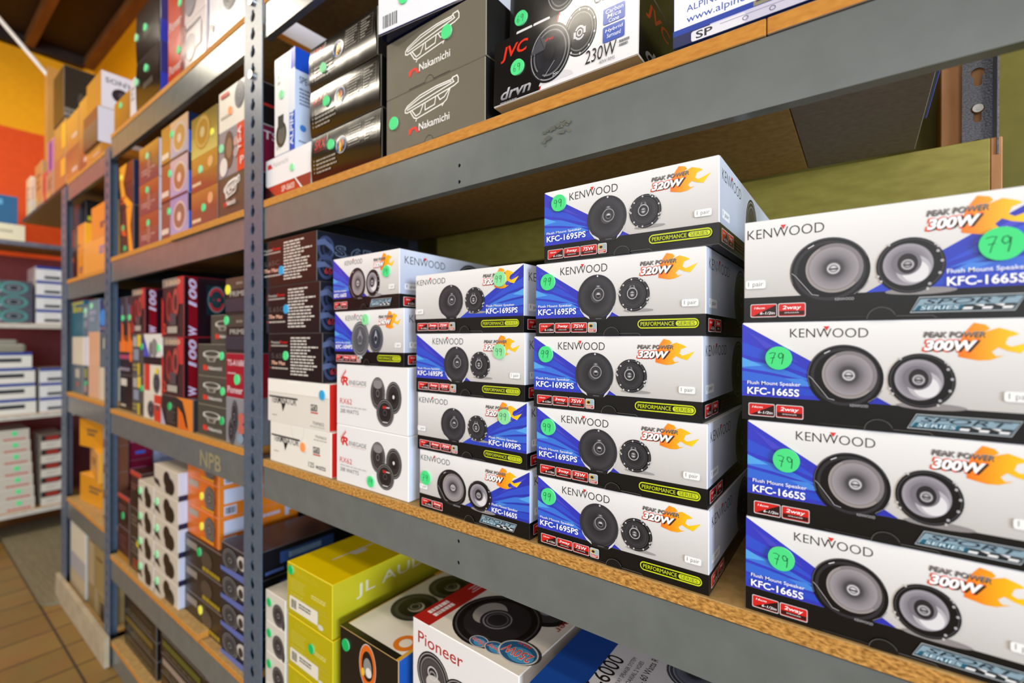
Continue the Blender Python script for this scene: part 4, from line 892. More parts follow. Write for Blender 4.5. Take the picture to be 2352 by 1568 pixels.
brown = lambda k: ('#5a3d2e/#c9c4cc', ('r', 0, 0, 1, .45, ('#b98a48', '#97683a', '#80563e')[k], '#7a4632'), ('r', 0, .45, 1, 1, '#6e5648', '#4a4250'), ('w', .15, .62, .85, .8, 2, '#a59a98'), ('r', .45, .2, .6, .9, '#8a7468'))
stack(-1.9, -1.72, U2, .505, .34, [(.103, 'lowest of the three brown boxes left of the blue sided boxes', brown(2), [('f', .5, .3, .0105, 'g')]), (.1, 'middle of the three brown boxes left of the blue sided boxes', brown(1), [('f', .45, .25, .0105, 'g')]), (.118, 'topmost of the three brown boxes left of the blue sided boxes', brown(0), [('f', .45, .3, .0105, 'l')])], 'brown speaker boxes on the orange edged shelf', GLOSS)
blues = lambda k: ('#b9a8b0/#1d58b8', ('r', 0, 0, .36, 1, ('#62564e', '#8a6040', '#b08444')[k]), ('r', .36, 0, 1, 1, ('#8d92c4', '#c0a8b8', '#d8b48c')[k], '#9aa4d0'), ('e', .7, .5, .24, .38, '#c9c0b8'), ('e', .7, .5, .2, .32, ('#7d6f60', '#9a7454', '#b8905a')[k]), ('e', .7, .52, .07, .12, '#d8c8b8'), ('w', .04, .7, .32, .88, 1, '#f0e8d8', .8), ('r', 0, .95, 1, 1, '#20242c'), ('Rr', .0, .0, 1, .45, '#14203c'), ('Rw', .1, .1, .7, .3, 1, '#c8c89a'), ('Re', .35, .72, .2, .15, '#6ab4f0'))
stack(-1.695, -1.49, U2, .505, .34, [(.11, 'lowest blue sided box with a round speaker picture', blues(0), [('f', .32, .28, .0105, 'g')]), (.112, 'middle blue sided box with a round speaker picture', blues(1), [('f', .35, .3, .0105, 'g')]), (.111, 'topmost blue sided box with a round speaker picture', blues(2), [('f', .42, .3, .0105, 'g')])], 'blue sided speaker boxes', GLOSS)
golds = lambda k: ('#8a5a34/#2a2420', ('r', 0, 0, 1, .5, ('#a67c3c', '#b0823c', '#85733a')[k], ('#80503c', '#a0703c', '#9a8a44')[k]), ('r', 0, .5, 1, 1, ('#74503e', '#8e5a38', '#a89a50')[k], ('#665048', '#7a4638', '#c8bc70')[k])) + ((('e', .45, .45, .3, .42, '#a8823c'), ('o', .45, .45, .27, .38, .8, '#c0a060'), ('e', .45, .45, .09, .13, '#c8b88c')) if k == 2 else (('w', .05, .72, .4, .85, 1, '#e8d8b0', .7), ('e', .75, .3, .1, .15, '#d8a878')))
stack(-1.465, -1.3, U2, .505, .34, [(.098, 'lowest amber brown box beside the grey drawing box', golds(0), [('f', .5, .5, .0105, 'g')]), (.092, 'middle amber box beside the red striped speaker box', golds(1), [('f', .38, .4, .0105, 'l')]), (.108, 'gold box with a large round emblem, top of the amber stack', golds(2), [('f', .82, .6, .009, 'y')])], 'amber boxes beside the post', GLOSS)
stack(-1.281, -1.1295, U2, .5, .36, [(.0985, 'olive grey box with white speaker drawing left of the steel post', (nakamichi, 1)), (.113, 'grey and red striped speaker box left of the steel post', ('#8d878f/#7a1836', ('Rt', 'TS', .1, .12, .19, .3, '#e8d8dc'), ('r', .68, 0, .98, 1, '#d8391f'), ('e', .38, .45, .17, .4, '#5a4238'), ('e', .4, .42, .1, .22, '#8a6a58'), ('e', .2, .78, .14, .2, '#e0dcd8'), ('e', .64, .35, .08, .1, '#c99a94'), ('e', .64, .58, .08, .1, '#b0a0a4'), ('v', 'TS-A', .74, .1, .86, .6, '#f0dcd4'), ('t', 'P', .8, .72, .92, .88, '#f0e0d8')), [('f', .12, .35, .0105, 'l')]),
  (.1, 'cream white speaker box leaning on the striped box left of the post', ('#e9e2d2/#1a1416', ('Rr', .1, .5, .2, .56, '#c03028'), ('s', .75, .34, .17, .32, '#3c3e44', '#52565e', '#9aa0a8'), ('w', .1, .62, .4, .72, 1, '#c0b8a4'), ('r', .1, .1, .4, .2, '#c8442c')), [('f', .45, .6, .01, 'o')], {})])
# middle shelf
stack(-2.15, -2.0, M2, .515, .28, [(.124, 'black box with white label on the middle shelf by the far post', ('#1e1b19', ('r', .1, .1, .55, .3, '#d8d2c4'), ('w', .1, .8, .5, .92, 1, '#cfc8b8')), []), (.082, 'black box with an orange stripe under the tall orange and black boxes', ('#26222a', ('r', 0, .12, .8, .3, '#b0486a'), ('e', .85, .2, .12, .22, '#e8702c'), ('w', .0, .66, .8, .82, 1, '#9a94a0', .8)))])
OB = ('#3a343c', ('r', 0, .7, 1, 1, '#f07a24'), ('p', [(.2, .45), (.55, .5), (.62, .74), (.3, .74)], '#e07038'), ('r', .3, .15, .6, .45, '#6a6e84'), ('p', [(.05, .4), (.3, .5), (.24, .82), (.05, .8)], '#2a2624'), ('p', [(.7, .45), (.95, .45), (.9, .8), (.72, .78)], '#2a2624'))
for x0, t in ((-2.15, 'left'), (-2.074, 'right')): carton('tall narrow orange and black box by the far post, %s one of the pair' % t, x0, x0+.074, M2+.206, M2+.4, .515, .28, far, OB, group='tall orange and black boxes', st=[('f', .5, .38, .0105, 'g')])
grey2 = ('#4e4e4c', ('r', .45, .02, .75, .3, '#e0c83c'), ('r', .1, .06, .42, .3, '#b0aca8'), ('r', .15, .36, .6, .62, '#8a94a4'), ('w', .1, .7, .6, .9, 2, '#a89a4c'), ('r', .5, .7, .7, .98, '#c8b42c'))
stack(-1.99, -1.87, M2, .51, .3, [(.129, 'lower grey and yellow box left of the white and red boxes', grey2, [('f', .85, .3, .0105, 'd')]), (.139, 'upper grey and yellow box left of the white and red boxes', grey2, [('f', .85, .3, .0105, 'd')])], 'grey and yellow boxes on the middle shelf')
wr = ('#ded6c4', ('s', .42, .6, .2, .34, '#3a3a40'), ('r', .62, 0, 1, 1, '#d23c24'), ('w', .66, .3, .95, .4, 1, '#f0d8d0'), ('e', .8, .48, .1, .12, '#6a4a48'))
wr2 = ('#e4dcc8', ('r', .05, .0, .35, .9, '#d23c24'), ('s', .72, .6, .18, .36, '#3a3a40'), ('r', .7, .1, .85, .3, '#e8d040'))
stack(-1.855, -1.69, M2, .505, .34, [(.08, 'lowest white and red box beside the orange and black box', wr), (.092, 'white and red box under the small white and blue one', wr2), (.0955, 'small white and blue speaker box between the two red 100 boxes', ('#e4e2dc', ('p', [(0, .05), (.34, .75), (0, .75)], '#4a52c0'), ('r', 0, .75, 1, 1, '#1c1a1a'), ('e', .6, .45, .16, .3, '#8a8884'), ('e', .4, .5, .08, .25, '#77757a')), [('f', .84, .45, .011, 'g')])])
def hundred(F):
    if F is None: return {'*': '#2a1014', 'f': '#45302e', 'r': '#1d1016', 't': '#c01c20', 'e': '#a83038'}
    A = F['f']; A.r(0, 0, 1, .14, '#8d827a'); A.r(.72, 0, 1, .45, '#c8403c'); A.t('1000', .2, .04, .85, .12, '#e8c8a0', .03, res=2); A.el(.35, .48, .16, .26, '#a83a34', 18); A.el(.35, .48, .1, .17, '#6a2c2c', 16); A.el(.66, .42, .14, .24, '#b8564c', 18); A.el(.66, .42, .08, .14, '#5a3432', 16)
    A.t('2', .05, .76, .22, .95, '#e0503c', .05, res=2); A.r(.28, .82, .75, .93, '#b8b0a4'); A.r(.4, .6, .7, .8, '#5a5054'); A.poly([(0, .3), (.12, .4), (.1, 1), (0, 1)], '#c03030')
    R = F['r']; R = Face(R.b, R.O, R.ax, R.up, R.W*.31, R.H, R.step); R.r(.1, 0, .3, 1, '#7a0f1a')
    V = Face(R.b, R.p(.28, .5), R.up, -R.ax, R.H*.46, R.W*.18, R.step); V.lay = R.lay+R.step; V.t('100', 0, 0, 1, 1, '#d8c8e0', .07, .2, 2); V.t('100', .05, .06, .97, .94, '#b9a8c8', .02, .2, 2)
    V = Face(R.b, R.p(.28, .97), R.up, -R.ax, R.H*.16, R.W*.18, R.step); V.lay = R.lay+R.step; V.t('W', 0, 0, 1, 1, '#d0c0e0', .07, .2, 2)
    R.r(.5, .12, 1, .62, '#12262a'); R.el(.74, .36, .22, .24, '#1f3c40', 28); R.ring(.74, .36, .2, .215, .7, '#b02c34', 28, 20, 160); R.ring(.74, .36, .2, .215, .7, '#b02c34', 28, 200, 340); R.ring(.74, .36, .205, .22, .93, '#7a8488', 28); R.el(.74, .36, .1, .1, '#2a3c40', 20); R.ci(.79, .36, .04, '#d04050', 14); R.ci(.67, .36, .025, '#8a2c34', 12)
HG = 'red and black 100 boxes'
carton('red and black 100 box resting on the grey and yellow boxes, partly covered', -1.998, -1.87, M2+.2685, M2+.418, .512, .34, hundred, group=HG, mat=GLOSS)
stack(-1.678, -1.44, M2, .5, .36, [(.0875, 'black and orange box under the lower red 100 box', ('#2e2a26', ('p', [(.55, .3), (.7, .5), (.8, .9), (1, 1), (.55, 1)], '#e06c20'), ('p', [(.5, 0), (1, 0), (1, 1), (.88, 1), (.8, .5), (.7, .1)], '#e8872c'), ('w', .2, .3, .5, .9, 7, '#5a544c'), ('p', [(0, .4), (.16, 1), (0, 1)], '#b9b4c8')), [('f', .3, .35, .011, 'd')])])
stack(-1.678, -1.515, M2+.0875, .503, .36, [(.169, 'lower red and black 100 box on the black and orange box', (hundred,)), (.171, 'upper red and black 100 box, top of its stack, reaching highest', (hundred,))], HG, GLOSS)
stack(-1.428, -1.25, M2, .507, .3, [(.0805, 'lowest of four dark grey boxes with a white drawing', (nakamichi, 2), [('f', .86, .4, .0105, 'd')]), (.075, 'second from bottom of four dark grey boxes with a white drawing', (nakamichi, 2), [('f', .88, .45, .0105, 'g')]), (.083, 'third from bottom of four dark grey boxes with a white drawing', (nakamichi, 2), [('f', .85, .35, .0105, 'g')]), (.076, 'topmost of four dark grey boxes with a white drawing, set back', (nakamichi, 2), [], {'dx0': .03, 'dy': .02})], 'dark grey boxes with a white drawing', MATTE)
pri = ('#2c2a28', ('r', 0, 0, 1, .3, '#4a463c'), ('t', 'PRIME', .2, .36, .9, .5, '#b9b4ac'), ('w', .5, .1, .8, .22, 1, '#8d877a'), ('r', 0, .55, 1, .9, '#3a3a44'))
stack(-1.243, -1.1295, M2, .502, .36, [(.1115, 'silver grey box with two dark cones behind the post', ('#8d8d92', ('s', .42, .4, .16, .36), ('s', .3, .72, .16, .28), ('e', .78, .4, .14, .12, '#c96a5c'), ('e', .78, .62, .14, .12, '#c96a5c'), ('e', .75, .82, .14, .1, '#8aa0b0'))), (.106, 'red box with white lettering behind the post', ('#a31c2c', ('t', 'TS-A1686R', .08, .14, 1.0, .28, '#e8ccd0', .04), ('w', .1, .42, .5, .48, 1, '#e0b8bc'), ('t', 'Pioneer', .1, .74, .8, .9, '#f0dce0')), [('f', .55, .58, .0125, 'g')]), (.09, 'lower black box with pale letters behind the post', pri, [('f', .05, .12, .011, 'g')]), (.09, 'upper black box with pale letters and a yellow sticker behind the post', pri, [('f', .12, .3, .012, 'y')])])
# low shelf
WB = 'white boxes with black cones, two stacks on the low shelf'
wb = ('#cfc5b4/#c5c8d8/#e0d4c2', ('e', .55, .4, .14, .3, '#1c1917'), ('e', .7, .6, .16, .3, '#1a1716'), ('e', .58, .72, .1, .18, '#231f1d'), ('p', [(0, .5), (.2, .55), (.3, .8), (.05, .7)], '#2e2926'), ('Rr', .05, .08, .95, .72, '#c9cde0'), ('Rr', 0, .8, 1, 1, '#141a38'))
OD = ('lowest', 'second from bottom', 'third from bottom', 'fourth from bottom', 'topmost')
stack(-1.74, -1.545, L2, .5, .3, [(.08, '%s white box with black cones in the taller stack beside the orange boxes' % OD[i], wb, [('f', .14, .4, .0115, 'l')] if i < 4 else []) for i in range(5)], WB)
stack(-1.888, -1.745, L2, .5, .3, [(.081, '%s white box with black cones in the shorter stack' % (OD[:3]+OD[4:])[i], wb, [('f', .16, .4, .0115, 'l')]) for i in range(4)], WB)
bk = ('#26211d/#101014', ('r', .05, .15, .35, .4, '#8a8178'), ('e', .6, .5, .14, .3, '#4a4038'), ('w', .5, .75, .95, .9, 1, '#a89020', .9), ('Rr', .1, .2, .16, .5, '#c8ccd8'))
stack(-1.54, -1.29, L2, .515, .33, [(.0773, '%s black box with yellow print under the orange boxes' % t, bk, s_) for t, s_ in (('lowest', [('f', .45, .35, .0115, 'y')]), ('middle', []), ('topmost', [('f', .42, .35, .0115, 'd')]))], 'black boxes with yellow print')
og = ('#d96c12/#d97a1c/#f08a24', ('r', .06, .1, .38, .32, '#a0927c'), ('s', .74, .5, .17, .4, '#2e2a2a', '#6a6460', '#b0a89c'), ('w', .08, .45, .4, .6, 2, '#e89048'), ('w', .5, .8, .9, .94, 1, '#e8a020'), ('r', .9, .02, .93, .98, '#8a4a28'),
      ('Rr', .04, .12, .3, .58, '#c4c8dc'), ('Rr', .04, .66, .14, .96, '#c9cce0'), ('Rb', .05, .7, .13, .92, '#333', 10), ('Rw', .36, .2, .52, .4, 1, '#c0b8c8'), ('Rt', 'Pt', .56, .1, .77, .5, '#b9c0d8', .05), ('Re', .82, .6, .14, .3, '#23201e'))
stack(-1.542, -1.335, L2+.2319, .522, .31, [(.082, '%s orange box with white labels on the low shelf' % t, og, [('f', .5, .52, .0105, 'y')]) for t in ('lowest', 'middle', 'topmost')], 'orange boxes with white labels')
bb = ('#1f2430/#16181e/#262c3c', ('s', .35, .5, .3, .42, '#14161a', '#3a4048', '#8a8c90'), ('p', [(0, .85), (1, .75), (1, 1), (0, 1)], '#5a6cb0'), ('e', .8, .35, .18, .25, '#c8c4bc'), ('e', .75, .4, .08, .16, '#2a2a2e'), ('Rr', .2, .2, .6, .6, '#3a5a9a'), ('Rr', .26, .3, .5, .5, '#8ab0d8'), ('Rw', .1, .7, .8, .9, 1, '#5a7ac0'))
stack(-1.283, -1.135, L2, .508, .36, [(.069, '%s blue and black speaker box behind the post on the low shelf' % t, bb) for t in ('lowest', 'second from bottom', 'third from bottom', 'topmost')], 'blue and black speaker boxes on the low shelf')
dk = ('#3a1c18', ('r', 0, 0, 1, .12, '#c0402c'), ('w', .1, .3, .8, .5, 2, '#7a5048'), ('e', .5, .7, .3, .2, '#1c1816'))
stack(-2.008, -1.898, L2, .51, .22, [(.11, 'lower dark mixed print box at the left of the white cone stacks', ('#2b2622', ('w', .1, .1, .9, .5, 3, '#6a6258'), ('r', .6, .02, .95, .2, '#e0cc20'), ('w', .3, .6, .9, .9, 3, '#b8482c'))), (.1, 'dark brown box in the middle of the left pile on the low shelf', ('#332a24', ('w', .1, .2, .8, .6, 3, '#75685a'))), (.125, 'red and black box on top of the pile left of the white cone stacks', dk)])
stack(-2.15, -2.02, L2, .51, .22, [(.115, 'lower maroon and black box by the far post on the low shelf', ('#3c1a1c', ('r', 0, .8, 1, 1, '#9a6a20'), ('w', .1, .2, .8, .6, 3, '#6a3a38'))), (.115, 'upper red rimmed black box by the far post on the low shelf', dk, [('f', .5, .62, .0125, 'd')])])
# bottom shelf
am = lambda c: ('#1d1713/#14110e', ('r', .05, .2, .9, .55, c), ('w', .1, .62, .9, .85, 1, '#5a5440'))
AG = 'dark amplifier boxes on the bottom shelf'
stack(-1.76, -1.42, B2, .524, .36, [(.057, '%s flat dark amplifier box in the right pile of the bottom shelf' % t, am(c)) for t, c in (('lowest', '#4a2a1c'), ('second from bottom', '#9a8a7c'), ('third from bottom', '#5a5c20'), ('fourth from bottom', '#4a5068'), ('topmost', '#2a2620'))], AG)
stack(-2.13, -1.8, B2, .524, .36, [(.06, '%s flat dark amplifier box in the left pile of the bottom shelf' % t, am(c)) for t, c in (('lowest', '#2c2826'), ('second from bottom', '#6a5a20'), ('third from bottom', '#241f1c'), ('topmost', '#8a8478'))], AG)
stack(-1.385, -1.15, B2, .51, .36, [(.1, '%s plain dark carton at the right end of the bottom shelf' % t, ('#2a211b', ('w', .1, .3, .8, .6, 2, '#4a4038'))) for t in ('lower', 'upper')], 'plain dark cartons')

# top shelf of the middle bay
gl = ('#2a211a/#2a2a70', ('w', .35, .55, .75, .68, 1, '#6a6258', .9), ('Rr', 0, .6, 1, 1, '#2a34a0'))
stack(-1.91, -1.69, T2, .5, .34, [(.157, 'lower glossy brown black box with purple side on the highest shelf', gl, [('f', .06, .4, .012, 'l'), ('f', .48, .3, .012, 'g'), ('R', .1, .3, .01, 'g')][:2], {'bulge': .003}), (.165, 'upper glossy brown black box with purple side on the highest shelf', gl, [('f', .06, .5, .012, 'l'), ('f', .45, .5, .012, 'g')], {'bulge': .003})], 'glossy brown black boxes on the highest shelf', GLOSS)
pr = ('#d8c8c4', ('r', 0, 0, .4, 1, '#c8401f'), ('p', [(.36, 0), (.5, 0), (.46, 1), (.36, 1)], '#8a2c20'), ('t', 'Pioneer', .04, .62, .38, .84, '#f0d8d0'), ('e', .62, .6, .14, .3, '#8d8488'), ('r', .76, .2, .9, .7, '#c9c2c4'), ('w', .5, .1, .9, .2, 1, '#8a8488'))
stack(-1.625, -1.36, T2, .5, .34, [(.122, 'lower red and white box on the highest shelf', pr, [('f', .32, .42, .011, 'g')], {}), (.13, 'upper red and white box on the highest shelf', pr, [('f', .35, .4, .011, 'g')], {})], 'red and white boxes on the highest shelf', GLOSS)
stack(-1.345, -1.135, T2, .5, .34, [(.137, 'white speaker box with blue edge beside the post on the highest shelf', ('#e4e1e4/#e0e0e8', ('r', 0, .0, .03, 1, '#2c3c8c'), ('s', .62, .3, .2, .32, '#2c2a30'), ('s', .9, .35, .095, .26, '#3a3840'), ('r', .1, .62, .16, .75, '#8a8488')), [], {}), (.12, 'blue and white box on top of the white speaker box, cut off by the picture', ('#e8e6ea', ('r', 0, .6, .3, 1, '#24408c')), [], {})], mat=GLOSS)
stack(-2.155, -1.985, T2, .5, .3, [(.1, 'amber box between the tall white boxes on the highest shelf', ('#b5802e', ('r', 0, 0, 1, 1, '#b98434', '#8a5a34')), [('f', .45, .25, .011, 'g')])], mat=GLOSS)  # amber front has the yellow wall's reflection painted into its colour
stack(-1.975, -1.925, T2, .5, .3, [(.125, 'thin white box standing left of the glossy brown black boxes', ('#dcd8de', ('w', .2, .2, .8, .6, 3, '#aaa')))])

# ------------------------------------------------------------------ far bay
U3, M3, L3, T3, B3 = LV[3][1], LV[3][2], LV[3][3], LV[3][0], LV[3][4]
yo = lambda c='#e0902c', d_='#d8a03c': (c+'/#e0a830', ('w', .3, .6, .75, .85, 2, '#8a6a70', .8), ('r', .1, .15, .45, .35, d_))
stack(-2.74, -2.62, U3, .51, .3, [(.112, 'lower left orange box on the small orange pile of the far bay', yo()), (.115, 'small orange box with a bright yellow side at the front of the far bay', ('#e0942c/#f0b020', ('w', .1, .7, .4, .85, 1, '#7a5a60')))], 'orange boxes of the far bay')
stack(-2.605, -2.26, U3, .51, .3, [(.135, 'wide orange box at the right of the far bay orange pile', ('#e8a248/#e0a830', ('w', .6, .25, .85, .5, 2, '#a08ab0', .8))), (.13, 'upper right orange box beside the far post', ('#e09030/#caa050', ('w', .5, .55, .75, .75, 2, '#7a5a60', .8)), [], {'dx0': .09})], 'orange boxes of the far bay')
carton('tall black subwoofer box with yellow print standing at the end of the far bay', -2.995, -2.78, U3, U3+.36, .545, .32, far, ('#14110f/#14120f', ('Rw', .02, .2, .2, .26, 1, '#c8c020', .9, 0), ('Re', .12, .55, .11, .22, '#2a303c'), ('Re', .13, .57, .07, .14, '#0c0c0e')), name='subwoofer_box')
stack(-2.83, -2.64, M3, .51, .3, [(.125, 'blue grey box at the bottom left of the far bay middle shelf', ('#5a686e', ('r', .3, .15, .7, .45, '#b9b2a4'), ('r', .4, .6, .65, .75, '#a8624c'))), (.12, 'cream box with soft rounded look left of the white box', ('#d6ccb6',)), (.156, 'teal box with yellow lettering on the far bay middle shelf', ('#1a6478', ('t', 'Box', .1, .12, .95, .32, '#c8c030', .05), ('r', 0, .03, 1, .1, '#b8b450')))])
stack(-2.63, -2.565, M3, .51, .25, [(.125, 'dark box with yellow print next to the blue grey box', ('#3a4044', ('r', .1, .1, .9, .4, '#8a8a2c'), ('e', .5, .75, .3, .15, '#c08a80')), [('f', .5, .6, .011, 'd')]), (.12, 'white box left of the upper peach box', ('#d8d6e0',)), (.135, 'dark small box with white panels beside the teal box', ('#5a6a78', ('r', .1, .1, .9, .4, '#a8b4bc'), ('r', .1, .5, .9, .7, '#8a8ca4')), [('f', .4, .2, .011, 'l')])])
stack(-2.555, -2.4, M3, .51, .3, [(.135, 'lower peach coloured carton in the far bay', ('#d8a884/#a8784c',)), (.13, 'upper peach coloured carton in the far bay', ('#dcaa84/#c09060',)), (.13, 'grey blue box on top of the peach cartons', ('#6a8294', ('w', .1, .3, .8, .7, 2, '#a0a8c0', .7)), [('f', .3, .2, .0125, 'l')])], 'peach cartons and the box on them')
stack(-2.39, -2.262, M3, .51, .3, [(.125, 'cream carton beside the far post', ('#d4cab0',)), (.135, 'grey teal box with white and orange patches beside the far post', ('#50666c', ('r', .4, .15, .85, .45, '#c8c0b0'), ('r', .55, .62, .85, .78, '#c87850'))), (.13, 'dark blue box with bright blue glow print beside the far post', ('#1c3c70', ('e', .35, .55, .3, .25, '#2a8ce8'), ('r', .5, .05, .8, .18, '#a8a030'), ('w', .1, .8, .8, .95, 1, '#8a6a80')), [('f', .78, .35, .011, 'g')])])
stack(-2.76, -2.42, L3, .51, .3, [(.12, '%s orange yellow carton on the low shelf of the far bay' % t, ('#d8921c/#e0a020/#e8a828', ('w', .3, .3, .7, .6, 2, '#6a5a40')), [], {'rz': r, 'dy': .03+.0*i, 'dx1': -.05*i, 'd': .2}) for i, (t, r) in enumerate((('lowest', .1), ('middle', -.12), ('topmost', .16)))], 'orange yellow cartons of the far bay')
stack(-2.41, -2.262, L3, .524, .045, [(.1, '%s brown and white labelled box beside the far post' % t, ('#7a4a34', ('r', .1, .2, .55, .85, '#c9d0b4'))) for t in ('lowest', 'second from bottom', 'third from bottom', 'topmost')], 'brown labelled boxes of the far bay')
stack(-2.83, -2.58, B3, .505, .3, [(.285, 'tall white box on the bottom shelf of the far bay', ('#d8d0bc/#b8b4ae', ('r', 0, .45, 1, .7, '#a8a8ac'), ('r', 0, .7, 1, 1, '#b8a888')))])
stack(-2.57, -2.29, B3, .51, .3, [(.1, 'lower brown cardboard box on the bottom shelf of the far bay', ('#8a7448', ('r', .4, 0, .6, 1, '#9a8a68'), ('r', .7, .3, 1, 1, '#1e1c1c'))), (.17, 'upper brown cardboard box with clear tape on the bottom shelf of the far bay', ('#96804f', ('r', .1, 0, .4, 1, '#a89878'), ('w', .5, .2, .8, .3, 1, '#6a5430')))], 'brown cardboard boxes')
stack(-2.39, -2.3, L3, .575, .08, [(.115, '%s maroon box glimpsed behind the far post on the low shelf' % t, ('#6a0f2a/#7a1030', ('Rw', .1, .25, .8, .4, 1, '#b06a90', .9), ('Rr', .3, .7, .7, .8, '#3a62c0'))) for t in ('lowest', 'middle', 'topmost')], 'maroon boxes behind the far post')
carton('pale blue white box glimpsed behind the maroon boxes on the low shelf', -2.39, -2.3, L3, L3+.3, .66, .2, far, ('#a0a6c4/#a8aecc', ('Rw', .1, .1, .8, .5, 6, '#8a90b0')))
# far bay, highest shelf
ao = lambda k: ('#c8862e/#c0802c', ('r', 0, 0, 1, 1, ('#d09c44', '#a87444', '#8e5c46')[k], ('#b08048', '#7c5040', '#b88848')[k]), ('w', .5, .6, .9, .75, 1, '#d8c8c0', .8))  # amber tones paint the orange and yellow wall's reflection onto glossy fronts
stack(-3.2, -2.965, T3, .51, .3, [(.16, 'lower tan amber carton at the left of the bridging shelf', ('#a8784c', ('r', .6, .1, 1, .6, '#e0b040'))), (.165, 'upper tan amber carton carrying the black display box', ('#b08a4c', ('r', .7, .1, 1, .8, '#f0b830')))], 'amber cartons on the far highest shelf')
stack(-2.95, -2.72, T3, .51, .3, [(.15, 'lower amber carton second from the left on the far highest shelf', ao(2)), (.15, 'upper amber carton second from the left on the far highest shelf', ao(0))], 'amber cartons on the far highest shelf')
stack(-2.71, -2.55, T3, .51, .3, [(.15, 'lower amber carton left of the dark grey box', ao(1)), (.16, 'upper amber carton left of the white lettered boxes', ao(0))], 'amber cartons on the far highest shelf')
stack(-2.54, -2.33, T3, .5, .32, [(.05, 'amber carton below the dark grey box', ao(0)), (.135, 'lower white sided box with dark grey front, green sticker', ('#7a4a40/#dcd8e0', ('r', 0, .35, 1, 1, '#6a625e', '#4a4440'), ('Rw', .5, .1, .7, .8, 3, '#9a9aa0')), [('r', .52, .4, .0125, 'l')], {'dy': -.01}), (.14, 'upper white sided box with black lettering and an oval speaker', ('#c08834/#e4dee4', ('Rt', 'SONY', .04, .16, .3, .3, '#5a545a', .03), ('Re', .19, .58, .09, .2, '#2a242c'), ('Re', .21, .56, .05, .1, '#4a4450')))])  # amber fronts here are painted-in wall reflection too
carton('black display box with white lettering standing on the amber cartons', -3.19, -2.97, T3+.326, T3+.57, .505, .3, far, ('#24221e/#282620/#1c1a16', ('Rt', 'KENWOOD', .01, .8, .23, .87, '#a8a498', .03), ('Rt', 'KDC-X895', .01, .89, .25, .96, '#c0bcae', .04), ('Re', .2, .6, .04, .14, '#4a4640')), name='stereo_box')
BK = 'upright things on the bridging shelf'
for x0, x1, h, c, lab in ((-3.95, -3.82, .23, '#dccfae', 'cream carton standing at the left end of the bridging shelf'), (-3.81, -3.7, .2, '#c9c8c0', 'pale printed box beside the cream carton'), (-3.69, -3.5, .25, '#b8925a', 'tan cardboard box behind the pale box on the bridging shelf'), (-3.49, -3.4, .17, '#c0503c', 'small red box on the bridging shelf'), (-3.39, -3.22, .14, '#a88a6c', 'low brown box beside the amber cartons')):
    carton(lab, x0, x1, T3, T3+h, .51, .07, far, (c, ('w', .2, .2, .8, .6, 3, mix(c, '#444', .4)), ('r', .1, .7, .6, .9, mix(c, '#e8d040', .3))))
carton('blue and pink box on top of the low brown box, against the orange wall', -3.36, -3.23, T3+.1405, T3+.3, .51, .15, far, ('#c87a9a', ('r', .3, .05, .8, .95, '#3a48a0')))

# ------------------------------------------------------------------ end wall shelves
esh = bpy.data.objects.new('wall_shelf_unit', None); COL.objects.link(esh); esh.location = (-4.17, .5, 0); tag(esh, 'pale edged wall shelves across the end of the aisle', 'shelving unit')
SHM = noise_mat('tan_shelf_top', '#a87c40', '#b88c50', 40, .6); SHE = noise_mat('pale_shelf_edge', '#b8b0a4', '#c8c0b4', 30, .45); SHD = noise_mat('grey_shelf_edge', '#5c5a66', '#6c6a78', 30, .45)
ES = (.585, .096, -.447, -1.023)
for i, z in enumerate(ES):
    b = B(); b.box(.17-.325, -.45-0, z-.028+H, .17-.0035+.0, .45, z+H, '#a88', .001)
    b.v = [(v[0]-.17+.155, v[1], v[2]) for v in b.v]
    o = link('wall_shelf', b.mesh('wall_shelf', [SHM]), esh)
    b = B(); b.box(.1525, -.45, z-.03+H, .165, .45, z-.002+H, '#ccc', .002); link('edge_strip', b.mesh('edge_strip', [SHD if i == 0 else SHE]), o)
b = B()
for y in (-.445, .425): b.box(-.175, y, 0, -.155, y+.02, .59+H, '#777', .001)
link('wall_standard', b.mesh('wall_standard', [DARKIN]), esh)
def ebox(lab, y0, y1, z, h, style, group=None, st=(), d=.28, name='stereo_box'):
    """box on the end wall shelves, front turned to the camera (+x)"""
    b_before = carton(lab, -(y1-y0)/2, (y1-y0)/2, z, z+h, 0, d, far, style, group=group, st=st, name=name)
    b_before.rotation_euler.z = math.pi/2; b_before.location = (-4.03, (y0+y1)/2, z+H+.0004)
    return b_before
WBX = ('#dcdad8', ('r', 0, 0, 1, .2, '#1c3a8c'), ('r', .3, .66, .9, .86, '#26282c'), ('w', .3, .34, .8, .52, 1, '#c9c4bc'))
ebox('white box lying on the top end wall shelf', .28, .515, ES[0], .095, ('#e0d8b8', ('w', .4, .3, .8, .6, 1, '#a8a088')))
ebox('blue box lying on the white one on the top end wall shelf', .28, .485, ES[0]+.095, .165, ('#1f5a86', ('r', 0, .15, .7, .35, '#5a9cc4'), ('w', .1, .5, .6, .65, 1, '#a8bcc8'), ('r', 0, .75, .6, .95, '#3a7aac')))
for i, t in enumerate(('lowest', 'middle', 'topmost')): ebox('%s dark box with a teal ringed speaker on the end wall' % t, .3, .548, ES[1]+i*.0835, .0835, ('#4a4854', ('o', .68, .5, .24, .46, .72, '#4a8a86'), ('e', .68, .5, .12, .24, '#6a7478'), ('e', .68, .5, .07, .14, '#26262c'), ('w', .0, .65, .5, .85, 1, '#b0aeb8')), 'dark boxes with teal ringed speakers', [('f', .4, .22, .0135, 'd')], name='speaker_box')
